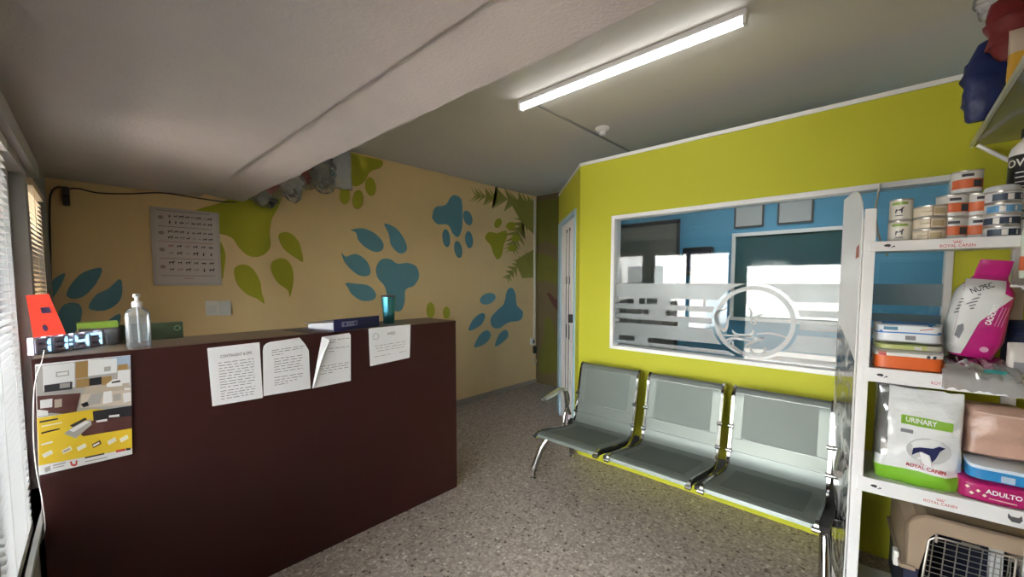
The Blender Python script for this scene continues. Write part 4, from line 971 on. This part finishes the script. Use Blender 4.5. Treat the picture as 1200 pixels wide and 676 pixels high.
# ---- bags and boxes: lofted pouches in shelf space
def pouch(w, d, h, seed, e=4., amp=.05, topseam=True, nz_=26, n=40, bot=.7, lean=0., freq=9.):
    rings = []
    for i in range(nz_+1):
        s = i/nz_; z = h*s
        if topseam: kd = min(1., (bot+(1-bot)*min(1, s/.12)))*(1 if s < .62 else max(.05, math.cos((s-.62)/.38*PI/2)**.8))
        else: kd = min(1, .55+.45*min(1, s/.1, (1-s)/.1))
        kw = min(1, .94+.06*min(1, s/.1))*(1-.03*math.sin(PI*s))
        r = []
        for x, y, _ in rrect(w/2*kw, d/2*kd, 0, e, n):
            f = amp*w*(nz((x, y, z), freq, seed)+.6*nz((x, y, z), freq*2.6, seed+4))
            r.append((x+f*.3, y+f*(.8 if kd > .3 else .35)+lean*s, max(0, z+(f*.25 if 0 < s < 1 else (f*.35 if s == 1 else 0)))))
        rings.append(r)
    return rings
def conform(rings, lift=.0025):
    """front surface lookup of a pouch: y at (x,z) on the viewer's side"""
    from mathutils.bvhtree import BVHTree
    V, F = [], []
    n = len(rings[0])
    for r in rings: V += r
    for i in range(len(rings)-1):
        for j in range(n): F.append((i*n+j, i*n+(j+1) % n, (i+1)*n+(j+1) % n, (i+1)*n+j))
    T = BVHTree.FromPolygons([Vector(v) for v in V], F)
    def f(x, z):
        h = T.ray_cast(Vector((x, -1, z)), Vector((0, 1, 0)))
        return Vector((x, (h[0].y if h[0] else 0)-lift, z))
    return f
def decal(name, f, pts, m, parent, sub=1):
    """polygon laid on a pouch front, densified and draped"""
    xs = [p[0] for p in pts]; zs = [p[1] for p in pts]
    if len(pts) == 4 and sub > 1:
        mb = MB(); P = [Vector((*p, 0)) for p in pts]
        mb.grid(lambda a, b: f(*(P[0].lerp(P[1], a).lerp(P[3].lerp(P[2], a), b)).xy), sub, max(2, sub//2))
    else:
        mb = MB(); mb.face([mb.v(f(*p)) for p in pts])
    return put(name, mb, m, parent, False, 60)
def place(name, lab, cat, px, pz, d, rot=0., tilt=(0, 0), group=None):
    o = thing(name, lab, cat, S(px, d, pz), RZ+rot, group); o.rotation_euler = (tilt[0], tilt[1], RZ+rot); return o
# white urinary care bag
MWHITE = mat('bag_white_film', (.72, .73, .73), .16, var=.04, coat=.5, bump=.9, bscale=16)
SILV = mat('bag_silver_film', (.5, .5, .5), .25, .8)
x0, _ = sp(1024, 560, .06); x1, _ = sp(1126, 580, .06); _, zt_ = sp(1060, 452, .08)
wb_, hb_ = x1-x0+.005, min(zt_-LZ+.02, .365)
t = place('pet_food_bag', 'white glossy pet food bag with green bands on the lower shelf', 'bag', (x0+x1)/2, LZ, .10, .03)
R_ = pouch(wb_, .115, hb_, 3, 3.6, .085, bot=.8, freq=13)
cf = conform(R_)
zg = .052
GRN = mat('bag_green', (.20, .46, .03), .35)
put('bag_body', MB().loft(R_, lambda c: 1 if c.z < zg else (2 if (c.x < -wb_*.36 and c.z > hb_*.25) else 0)), [MWHITE, GRN, SILV], t, False, 50)
decal('printed_band', cf, [(-.055, .238), (.085, .228), (.085, .262), (-.055, .272)], mat('band_green', (.22, .42, .04), .4), t, 8)
text('printed_name', 'URINARY', .026, WHITEP, t, lambda u, v: cf(.0+u, .252-u*.07+v)+Vector((0, -.0015, 0)), bold=.0006, w=.085)
decal('printed_tag', cf, [(-.055, .205), (-.02, .203), (-.02, .217), (-.055, .219)], INKG, t, 3)
decal('printed_circle', cf, [(.025+.062*math.cos(2*PI*i/20), .145+.05*math.sin(2*PI*i/20)) for i in range(20)], mat('circle_grey', (.5, .5, .49), .4), t)
cf2 = lambda x, z: cf(x, z)+Vector((0, -.0015, 0))
decal('printed_animal', cf2, [(-.018, .15), (.0, .158), (.035, .16), (.05, .172), (.068, .166), (.055, .15), (.045, .12), (.036, .104), (.028, .13), (.005, .14), (-.01, .13), (-.02, .12)], mat('animal_navy', (.02, .025, .10), .5), t)
decal('printed_animal', cf2, [(.0, .138), (.024, .13), (.034, .10), (.034, .085), (.018, .082), (.008, .105)], WHITEP, t)
text('printed_brand', 'ROYAL CANIN', .020, PRED, t, lambda u, v: cf2(.02+u, .075-u*.06+v), bold=.0004, w=.105)
mb = MB()
for i in range(-2, 3): mb.face([mb.v(cf2(.02+.005*i-.0016, .088)), mb.v(cf2(.02+.005*i+.0016, .088)), mb.v(cf2(.02+.009*i, .099))])
put('crown_mark', mb, PRED, t, False)
# second bag behind it
x0, _ = sp(1017, 500, .2); 
t = place('pet_food_bag', 'second white bag peeking out behind the green banded one', 'bag', x0+.085, LZ, .235, -.02)
R_ = pouch(.13, .09, hb_+.03, 8, 3.6, .05); cf = conform(R_)
put('bag_body', MB().loft(R_, lambda c: 1 if c.z < .05 else 0), [MWHITE, GRN], t, False, 50)
decal('printed_band', cf, [(-.055, .29), (-.01, .288), (-.01, .315), (-.055, .317)], MATS['band_green'], t, 3)
# pinkish pouch, blue box, magenta bag at right of the lower shelf
x0, _ = sp(1122, 590, .04); 
t = place('pet_food_bag', 'magenta bag lying flat on the lower shelf under the blue pack', 'bag', x0+.088, LZ, .085)
hm = .075
R_ = pouch(.178, .13, hm, 5, 5, .03, topseam=False, nz_=12); cf = conform(R_)
put('bag_body', MB().loft(R_), mat('magenta_film', (.42, .012, .13), .35, var=.1), t, False, 50)
text('printed_name', 'ADULTO', .022, WHITEP, t, lambda u, v: cf(.015+u, .044-u*.05+v), bold=.0006, w=.085)
mb = MB()
for q in ((-.06, .03), (-.045, .042), (-.03, .03), (-.07, .05)): mb.face([mb.v(cf(q[0]+a*.006, q[1]+b*.006)) for a, b in ((-1, 0), (0, -1), (1, 0), (0, 1))])
mb.face([mb.v(cf(*q)) for q in ((-.02, .022), (.045, .018), (.045, .021), (-.02, .025))])
put('printed_specks', mb, mat('speck_white', (.8, .7, .55), .5), t, False)
x1_, _ = sp(1133, 560, .07)
t = place('flat_pack', 'blue and white pack resting on the magenta bag', 'pack', x1_+.082, LZ+hm+.001, .10, -.02)
R_ = pouch(.172, .15, .060, 6, 5, .025, topseam=False, nz_=10); cf = conform(R_)
put('pack_body', MB().loft(R_, lambda c: 1 if c.z > .040 else 0), [mat('pack_blue', (.03, .24, .52), .35), mat('pack_pale_blue', (.60, .68, .76), .35)], t, False, 50)
decal('printed_square', cf, [(-.01, .010), (.022, .010), (.022, .032), (-.01, .032)], mat('square_pale', (.4, .5, .6), .4), t, 3)
x2_, _ = sp(1122, 500, .12)
t = place('pale_pouch', 'pale pinkish brown pouch on the lower shelf above the blue pack', 'pouch', x2_+.112, LZ+hm+.0625, .17, .0)
R_ = pouch(.215, .13, .185, 12, 3.0, .10, topseam=False, nz_=20, freq=12); cf = conform(R_)
put('pouch_body', MB().loft(R_), mat('pinkish_film', (.52, .33, .26), .3, var=.25, vscale=9, bump=.9, bscale=14), t, False, 50)
decal('pouch_seam', cf, [(-.10, .165), (.10, .158), (.10, .162), (-.10, .169)], mat('seam_pink', (.62, .45, .38), .4), t, 6)
# middle shelf: orange pack, olive pack, blue pack
x0, _ = sp(1021, 420, .05); x1, _ = sp(1104, 430, .05)
w_ = x1-x0
t = place('flat_pack', 'orange and white pack at the bottom of the middle shelf pile', 'pack', (x0+x1)/2+.004, MZ, .09)
ho = .082
R_ = pouch(w_, .15, ho, 21, 6, .015, topseam=False, nz_=14); cf = conform(R_)
put('pack_body', MB().loft(R_, lambda c: 1 if c.z > .056 else (1 if c.z < .008 else 0)), [mat('pack_orange', (.66, .12, .02), .4), mat('pack_white', (.70, .69, .66), .4)], t, False, 50)
decal('printed_mark', cf, [(-.085, .058), (-.062, .058), (-.062, .074), (-.085, .074)], mat('pack_red', (.45, .05, .04), .5), t, 3)
mb = MB()
for q in (.052, .068): mb.face([mb.v(cf(q+a*.008, .063+b*.012)) for a, b in ((-.5, -.5), (.5, -.5), (.8, .3), (.2, .6), (-.5, .4))])
put('printed_animal', mb, INK, t, False)
t = place('flat_pack', 'olive green pack squeezed between the orange and blue packs', 'pack', (x0+x1)/2+.005, MZ+ho+.001, .10, .04)
R_ = pouch(w_*.98, .16, .022, 22, 5, .02, topseam=False, nz_=8); 
put('pack_body', MB().loft(R_, lambda c: 1 if c.x > .03 else 0), [mat('pack_olive', (.40, .44, .16), .45), mat('pack_grey_green', (.42, .42, .33), .45)], t, False, 50)
cf = conform(R_); decal('printed_square', cf, [(.01, .004), (.03, .004), (.03, .016), (.01, .016)], MATS['circle_grey'], t, 3)
t = place('flat_pack', 'white and blue pack on top of the middle shelf pile', 'pack', (x0+x1)/2+.002, MZ+ho+.0245, .10, -.02)
hq = .078
R_ = pouch(w_*.98, .16, hq, 23, 4, .03, topseam=False, nz_=16); cf = conform(R_)
def bluef(c): return 1 if (c.z > .060 and abs(c.x-.0) < .075*(c.z-.045)/.03 and c.y > -.07) or (.040 < c.z < .046) else 0
put('pack_body', MB().loft(R_, bluef), [mat('pack_white_blue', (.68, .72, .76), .35), mat('pack_strong_blue', (.03, .20, .55), .4)], t, False, 50)
decal('printed_name', cf, [(-.07, .051), (-.03, .051), (-.03, .064), (-.07, .064)], mat('print_teal', (.06, .20, .32), .5), t, 3)
decal('printed_line', cf, [(.03, .053), (.065, .060), (.065, .063), (.03, .056)], mat('pack_red', (.45, .05, .04), .5), t, 3)
decal('printed_figure', cf, [(-.008, .016), (.02, .016), (.02, .032), (-.008, .032)], INKG, t, 3)
# crinkled clear bag with teal item under the puppy bag
x0, _ = sp(1098, 450, .03); x1, _ = sp(1195, 460, .03)
t = place('crinkled_bag', 'crinkled clear plastic bag with a teal item under the pink bag', 'bag', (x0+x1)/2+.004, MZ, .075)
hk = .062
path = ospl([(.10, .012, 0), (.085, .050, 0), (.03, .060, 0), (-.045, .052, 0), (-.082, .038, 0), (-.0905, .008, 0), (-.0925, -.038, 0)], 4)
W2 = (x1-x0)/2
def dr_(u, v, off):
    q = path[min(len(path)-1, int(round(v*(len(path)-1))))]; x = -W2+2*W2*u
    e = 1-.55*abs(2*u-1)**6; f = nz((x, q.x, q.y), 16, 14)*.020+nz((x, q.x, q.y), 38, 17)*.016+nz((x, q.x, q.y), 80, 19)*.009
    zz = q.y*e+f if q.y > .02 else q.y+f*.6*(1 if q.y < -.01 else .5)+(.012*nz((x, 0, 0), 22, 3) if q.y < -.02 else 0)
    yy = q.x+(min(0, f)*.8 if q.x < -.08 else f*.5)
    if q.x > -.088: zz = max(.003, zz)
    return Vector((x, yy-off*.0, zz-off if q.x > -.07 else zz))
mb = MB(); mb.grid(lambda a, b: dr_(a, b, 0), 46, len(path)-1)
put('plastic_bag', mb, glassy('crinkled_clear', (.86, .86, .88), 3.2, .5, (.62, .60, .58), .12), t, False, 60)
put('teal_item', MB().box(.0, .055, -.088, -.06, .014, .040, bev=.006), mat('teal_plastic', (.02, .20, .19), .4), t, False)
put('teal_item', MB().box(.02, .09, -.03, .01, .022, .044, bev=.006), mat('teal_plastic', (.02, .20, .19), .4), t, False)
put('dark_item', MB().loft(lump(-.04, .01, .024, .05, .045, .018, .3, 31)), mat('dark_mauve_cloth', (.10, .08, .09), .8, var=.3), t, False, 60)
# pink puppy bag leaning
x0, _ = sp(1098, 400, .09); x1, _ = sp(1174, 400, .09); _, zt_ = sp(1140, 304, .1)
zb_ = MZ+hk+.002; hp = zt_-zb_+.005
t = place('pet_food_bag', 'pink and white puppy food bag leaning on the middle shelf', 'bag', (x0+x1)/2+.012, zb_-.002, .155, -.12, (-.06, .13))
PINK = mat('pink_film', (.44, .012, .17), .3, var=.1)
wp = .150
def puppy(w, d, h, seed):
    rings = []
    for i in range(31):
        s = i/30; kd = .75+.25*min(1, s/.1)
        kw = 1.
        if s > .70: kd = max(.1, 1-(s-.70)/.16) if s < .86 else .1
        if s > .66: kw = 1-.45*min(1, (s-.66)/.16)
        if s < .2: kw = .80+.20*(s/.2)
        r = []
        for x, y, _ in rrect(w/2*kw, d/2*kd, 0, 3.6, 44):
            f = .03*w*(nz((x, y, h*s), 11, seed)+.5*nz((x, y, h*s), 27, seed+2)); r.append((x+f+.010*max(0, s-.6)/.4, y+f, h*s+(0 if i else 0)))
        rings.append(r)
    return rings
R_ = puppy(wp, .125, hp, 41); cf = conform(R_)
def pz(c):
    return 1 if (c.x < -.052 and c.z < hp*.74) else 0
put('bag_body', MB().loft(R_, pz), [PINK, mat('bag_pale_film', (.60, .61, .60), .35, var=.05)], t, False, 50)
def xr(s): return -.022+.055*s+.050*max(0, s-.45)/.38 if s < .8 else .044
mb = MB(); mb.grid(lambda a, b: cf(-.053+(xr(b*.80/.80)+.053)*a, hp*(.02+.775*b)), 14, 24)
put('pale_front_panel', mb, MATS['bag_pale_film'], t, False, 60)
cf0 = cf
cf = lambda x, z: cf0(x, z)+Vector((0, -.0015, 0))
def rot(u, v, a): return (u*math.cos(a)-v*math.sin(a), u*math.sin(a)+v*math.cos(a))
text('printed_name', 'CACHORRO', .020, WHITEP, t, lambda u, v: (lambda q: cf(.028+q[0], hp*.45+q[1]))(rot(u, v, 1.45)), bold=.0006, w=.075)
text('printed_brand', 'NUPEC', .026, INK, t, lambda u, v: (lambda q: cf(-.012+q[0], hp*.70+q[1]))(rot(u, v, .55)), bold=.0005, w=.06)
mb = MB()
for i in range(5):
    q = [rot(a, b, .5) for a, b in ((-.03, -.0025), (.022, -.0025), (.022, .0025), (-.03, .0025))]; mb.face([mb.v(cf(-.030-.002*i+a, hp*.61-.013*i+b)) for a, b in q])
q = [(-.048, hp*.30), (-.035, hp*.33), (-.03, hp*.27), (-.036, hp*.17), (-.05, hp*.2)]; mb.face([mb.v(cf(*p)) for p in q])
put('printed_lines', mb, INKG, t, False)
mb = MB(); mb.face([mb.v(cf(.030+.011*math.cos(2*PI*i/16), hp*.10+.010*math.sin(2*PI*i/16))) for i in range(16)])
for i in range(3):
    q = [rot(a, b, 1.45) for a, b in ((-.04, -.001), (.03, -.001), (.03, .001), (-.04, .001))]; mb.face([mb.v(cf(.044+.008*i+a, hp*.45+b)) for a, b in q])
put('printed_seal', mb, mat('seal_pale_pink', (.65, .35, .48), .5), t, False)
# navy bag at the back right of the middle shelf, small packs in front
x0, _ = sp(1182, 400, .25)
t = place('navy_bag', 'navy blue bag standing behind the pink bag at the right', 'bag', x0+.06, MZ, .28)
R_ = pouch(.14, .11, .20, 51, 3, .06); put('bag_body', MB().loft(R_), mat('navy_fabric', (.012, .03, .10), .6, var=.2), t, False, 50); cf = conform(R_)
decal('bag_seam', cf, [(-.06, .15), (.06, .15), (.06, .154), (-.06, .154)], MATS['navy_print'], t, 5)
x0, _ = sp(1200, 405, .0)
t = place('small_pouch', 'small pale crinkled pouch at the right edge of the middle shelf', 'pouch', x0+.002, MZ+.0, .045)
R_ = pouch(.055, .04, .135, 52, 3, .10); put('pouch_body', MB().loft(R_), mat('pale_film', (.52, .48, .45), .35, var=.15, vscale=40), t, False, 50); cf = conform(R_)
decal('pouch_label', cf, [(-.015, .03), (.015, .03), (.015, .07), (-.015, .07)], INKG, t, 3)
# hook and hanging vial at right edge
x0, z0_ = sp(1184, 335, -.03); x1, _ = sp(1200, 337, -.03)
t = thing('peg_hook', 'white peg hook sticking out at right edge beside the pink bag', 'hook', S(x0, -.03, z0_), RZ)
put('peg', MB().tube([(0, 0, 0), (.035, .0, -.002), (.07, .03, -.004)], .0045, 8), WHITEP, t, False, 40)
put('knob', MB().lathe([(.006, -.008), (.009, -.003), (.009, .003), (.006, .008)], (.032, -.002, -.004), 12), WHITEP, t, False, 40)
put('mount', MB().box(.06, .078, .02, .045, -.02, .016), WHITEP, t, False)
x0, zb_ = sp(1207, 326, -.045); _, zt_ = sp(1207, 250, -.045)
t = thing('spray_bottle', 'pale green bottle with orange label hanging at the right edge', 'bottle', S(x0, -.045, zb_), RZ)
hh = zt_-zb_
put('bottle_body', MB().lathe([(.022, 0), (.024, .004), (.024, hh*.72), (.018, hh*.80), (.012, hh*.84)], n=24), mat('pale_green_plastic', (.55, .62, .52), .35), t, False, 40)
put('label', MB().lathe([(.0246, hh*.12), (.0246, hh*.34)], n=24, cap=False), mat('label_orange_red', (.55, .12, .05), .45), t, False, 40)
put('cap', MB().lathe([(.014, hh*.84), (.014, hh), (.011, hh)], n=20), WHITEP, t, False, 40)

# pet carrier in the bottom bay
x0, _ = sp(1066, 640, .05)
t = place('pet_carrier', 'beige and navy pet carrier with wire door under the lower shelf', 'carrier', x0+.165, .041, .06, .0)
cwid, chh, cdp = .36, .44, .40
TAN = mat('carrier_beige', (.34, .25, .175), .5, bump=.1, bscale=120); NVB = mat('carrier_navy', (.011, .016, .042), .5)
def cring(z0, y): pass
def shell(zs, y0, y1):
    rg = []
    for z, k in zs: rg.append([(x, (y0+y1)/2+yy, z) for x, yy, _ in rrect(cwid/2*k, (y1-y0)/2, 0, 7, 36)])
    return rg
def front_hole(mb, x0, x1, z0, z1): pass
zm = .215
# upper shell: sides, back, top and the front rim around the door opening
dx0, dx1, dzt = -.115, .135, .375
mb = MB()
mb.box(-cwid/2, -cwid/2+.012, .0, cdp, zm, chh-.05); mb.box(cwid/2-.012, cwid/2, .0, cdp, zm, chh-.05); mb.box(-cwid/2, cwid/2, cdp-.012, cdp, zm, chh-.05)
mb.loft([[(-cwid/2, y, chh-.05), (-cwid/2+.03, y, chh-.012), (-cwid/2+.06, y, chh), (cwid/2-.06, y, chh), (cwid/2-.03, y, chh-.012), (cwid/2, y, chh-.05), (cwid/2-.012, y, chh-.05), (cwid/2-.035, y, chh-.022), (cwid/2-.06, y, chh-.012), (-cwid/2+.06, y, chh-.012), (-cwid/2+.035, y, chh-.022), (-cwid/2+.012, y, chh-.05)] for y in (.0, cdp)])
mb.prism([(-cwid/2, zm), (dx0-.02, zm), (dx0+.005, dzt-.02), (dx0+.02, dzt), (dx1-.02, dzt), (dx1, dzt-.02), (dx1, zm), (cwid/2, zm), (cwid/2, chh-.05), (cwid/2-.03, chh-.012), (cwid/2-.06, chh), (-cwid/2+.06, chh), (-cwid/2+.03, chh-.012), (-cwid/2, chh-.05)], lambda u, v, w: (u, w, v), .014)
put('upper_shell', mb, TAN, t, False)
mb = MB(); mb.box(-cwid/2+.003, -cwid/2+.013, .004, cdp-.004, .0, zm); mb.box(cwid/2-.013, cwid/2-.003, .004, cdp-.004, 0, zm); mb.box(-cwid/2+.004, cwid/2-.004, cdp-.016, cdp-.004, 0, zm); mb.box(-cwid/2+.004, cwid/2-.004, .004, cdp-.004, 0, .012)
mb.prism([(-cwid/2+.003, 0), (cwid/2-.003, 0), (cwid/2-.003, zm), (dx1, zm), (dx1, .07), (dx0-.02, .07), (dx0-.02, zm), (-cwid/2+.003, zm)], lambda u, v, w: (u, .003+w, v), .012)
put('lower_shell', mb, NVB, t, False)
put('rim', MB().box(cwid/2-.004, cwid/2+.012, -.004, cdp, zm-.008, zm+.008, bev=.003), TAN, t, False)
put('rim', MB().box(-cwid/2-.012, -cwid/2+.004, -.004, cdp, zm-.008, zm+.008, bev=.003).box(-cwid/2-.01, dx0-.03, -.012, .0, zm-.008, zm+.008, bev=.003), TAN, t, False)
put('latch', MB().box(-cwid/2-.024, -cwid/2-.008, .03, .07, zm-.03, zm+.03, bev=.004), OFFW, t, False)
WIRE = mat('door_wire', (.45, .43, .38), .3, .8)
mb = MB()
fr_ = [(dx0-.018, .08), (dx0+.002, dzt-.03), (dx0+.02, dzt-.012), (dx1-.02, dzt-.012), (dx1-.006, dzt-.026), (dx1-.006, .08)]
mb.tube([(x, -.004, z) for x, z in fr_], .0038, 8)
for i in range(13):
    z = .092+i*.0215; mb.tube([(dx0-.014+.02*(z-.08)/.3, -.004, z), (dx1-.008, -.004, z)], .0018, 6)
for i in range(8):
    x = dx0+.014+i*.031; mb.tube([(x-.012, -.006, .082), (x, -.006, dzt-.014)], .0019, 6)
d = put('wire_door', mb, WIRE, t, False, 40)
put('latch_bar', MB().tube([(dx1-.035, -.010, dzt-.01), (dx1-.038, -.010, dzt-.10)], .0035, 8), WIRE, d, False, 40)
put('hinge_pin', MB().tube([(dx0+.02, -.01, dzt+.004), (dx0+.02, -.01, dzt-.03)], .004, 8), WIRE, d, False, 40)
put('finger_grip', MB().tube([(dx0+.085, -.009, dzt-.004), (dx0+.13, -.009, dzt-.006)], .0045, 8), WIRE, d, False, 40)
for i in range(3):
    for q in (0,): put('latch_wire', MB().tube([(dx1-.024-.022*i, -.0065, .09), (dx1-.024-.022*i, -.0065, dzt-.02)], .0019, 6), WIRE, d, False, 40)

# hanging white cable by the window behind the shelf post
pts = [onx(*p, X_) for p, X_ in (((1031.5, 216), 2.652), ((1029, 228), 2.62), ((1026.5, 243), 2.6), ((1026.5, 258), 2.6), ((1029, 273), 2.6), ((1034, 288), 2.6), ((1040, 300), 2.6))]
tag(put('hanging_cable', MB().tube(ospl(pts), .0045, 8), OFFW, smooth=40), 'pale cable hanging over the partition window behind the tall white cans', 'cable')
# glass wall shelf and bagged garments at the upper right
t = thing('glass_shelf', 'clear wall shelf high at the upper right corner', 'shelf', (2.66, -.4, 1.95))
put('glass_board', MB().box(1.72, 2.66, -.62, -.243, 1.952, 1.964), glassy('shelf_glass', (.85, .88, .86), 1.3, .35, (.7, .7, .66), .1), t)
put('edge_rail', MB().box(1.72, 2.66, -.250, -.240, 1.948, 1.968, bev=.002), mat('glass_edge_pale', (.52, .55, .50), .3), t)
a = onx(1146, 167, 2.6); b = onx(1182, 188, 2.6)
put('bracket', MB().tube([(2.6, a.y, a.z-.01), (2.6, b.y, b.z), (2.6, b.y-.25, b.z-.10)], .008, 8), WHITEP, t, smooth=40)
put('bracket_plate', MB().box(2.59, 2.669, -.62, -.60, 1.70, 1.955), WHITEP, t)
def soft(name, lab, px, X, hx, mfab, seed, cat, parts, tilt=0.):
    """hanging soft item: outline of picture points put at its own distance x = X"""
    P = [onx(*p, X) for p in px]
    cy = sum(p.y for p in P)/len(P); cz = min(p.z for p in P)
    t = thing(name, lab, cat, (X, cy, cz))
    a, b = P[0], P[1]            # top and bottom points of its axis
    rings = []; n = 18
    for i in range(n+1):
        s = i/n; c = b.lerp(a, s); k = math.sin(PI*(.06+.88*s))**.5
        r = []
        for x, y, _ in rrect(hx*.6*k, hx*k, 0, 2.3, 24):
            f = 1+.28*nz((x, y, s*.5), 12, seed)+.15*nz((x, y, s*.5), 30, seed+2); r.append((c.x+x*f, c.y+y*f, c.z+.02*nz((x, y, s), 9, seed)))
        rings.append(r)
    put('garment', MB().loft(rings), mfab, t, smooth=60)
    R2 = [[(p[0]*1.0, p[1], p[2]) for p in r] for r in rings[-4:]]
    put('hanger_loop', MB().tube([(a.x, a.y, a.z-.03), (a.x, a.y, ZC)], .004, 6), WHITEP, t, smooth=40)
    return t
soft('hanging_garment', 'navy blue puffy garment hanging at the upper right', [(1166, 45), (1146, 142)], 2.30, .062, mat('navy_puffy', (.012, .024, .11), .45, bump=.3, bscale=30, var=.25), 3, 'pet clothing', 1)
soft('hanging_garment', 'dark red garment hanging at the top right corner', [(1196, -22), (1186, 66)], 2.18, .070, mat('red_cloth', (.18, .012, .014), .6, var=.25), 5, 'pet clothing', 1)
t = soft('hanging_garment', 'pale plastic bagged item at the top edge next to the red garment', [(1166, -30), (1155, 20)], 2.42, .040, PLAS, 7, 'pet clothing', 1)
a = onx(1204, 118, 1.95)
t = thing('yellow_packet', 'yellow and orange packet at the right edge below the red garment', 'packet', (1.95, a.y, 1.9645))
R_ = [[(1.95+y, a.y-x, 1.9645+z) for x, y, z in r] for r in pouch(.09, .05, .16, 61, 3, .06)]
put('packet_body', MB().loft(R_, lambda c: 1 if c.z > 2.05 else 0), [mat('packet_yellow', (.60, .34, .03), .4), mat('packet_pale', (.6, .5, .4), .4)], t, smooth=50)
put('packet_print', MB().box(1.916, 1.921, a.y-.02, a.y+.02, 1.99, 2.02), mat('packet_orange', (.55, .10, .02), .5), t)

# ------------------------------------------------------------------ light
w = bpy.data.worlds.new('day_sky'); SC.world = w; w.use_nodes = True
bg = w.node_tree.nodes['Background']; bg.inputs['Color'].default_value = (.93, .97, 1.0, 1); bg.inputs['Strength'].default_value = 13.
sd_ = bpy.data.lights.new('sun', 'SUN'); sd_.energy = 45; sd_.angle = .01; sd_.color = (1, .95, .86)
so = bpy.data.objects.new('sun', sd_); COL.objects.link(so); so.rotation_euler = Vector((-.55, .2, -.8)).to_track_quat('-Z', 'Y').to_euler()
ad = bpy.data.lights.new('blue_room_fill', 'AREA'); ad.shape = 'RECTANGLE'; ad.size = .2; ad.size_y = 1.2; ad.energy = 6; ad.color = (.95, .98, 1)  # unseen area light added to brighten the blue room
ao = bpy.data.objects.new('blue_room_fill', ad); COL.objects.link(ao); ao.location = (3.9, .9, 2.46)
SC.view_settings.view_transform = 'Standard'; SC.view_settings.look = 'None'; SC.view_settings.gamma = 1; SC.view_settings.use_curve_mapping = False
SC.view_settings.exposure = 0.75
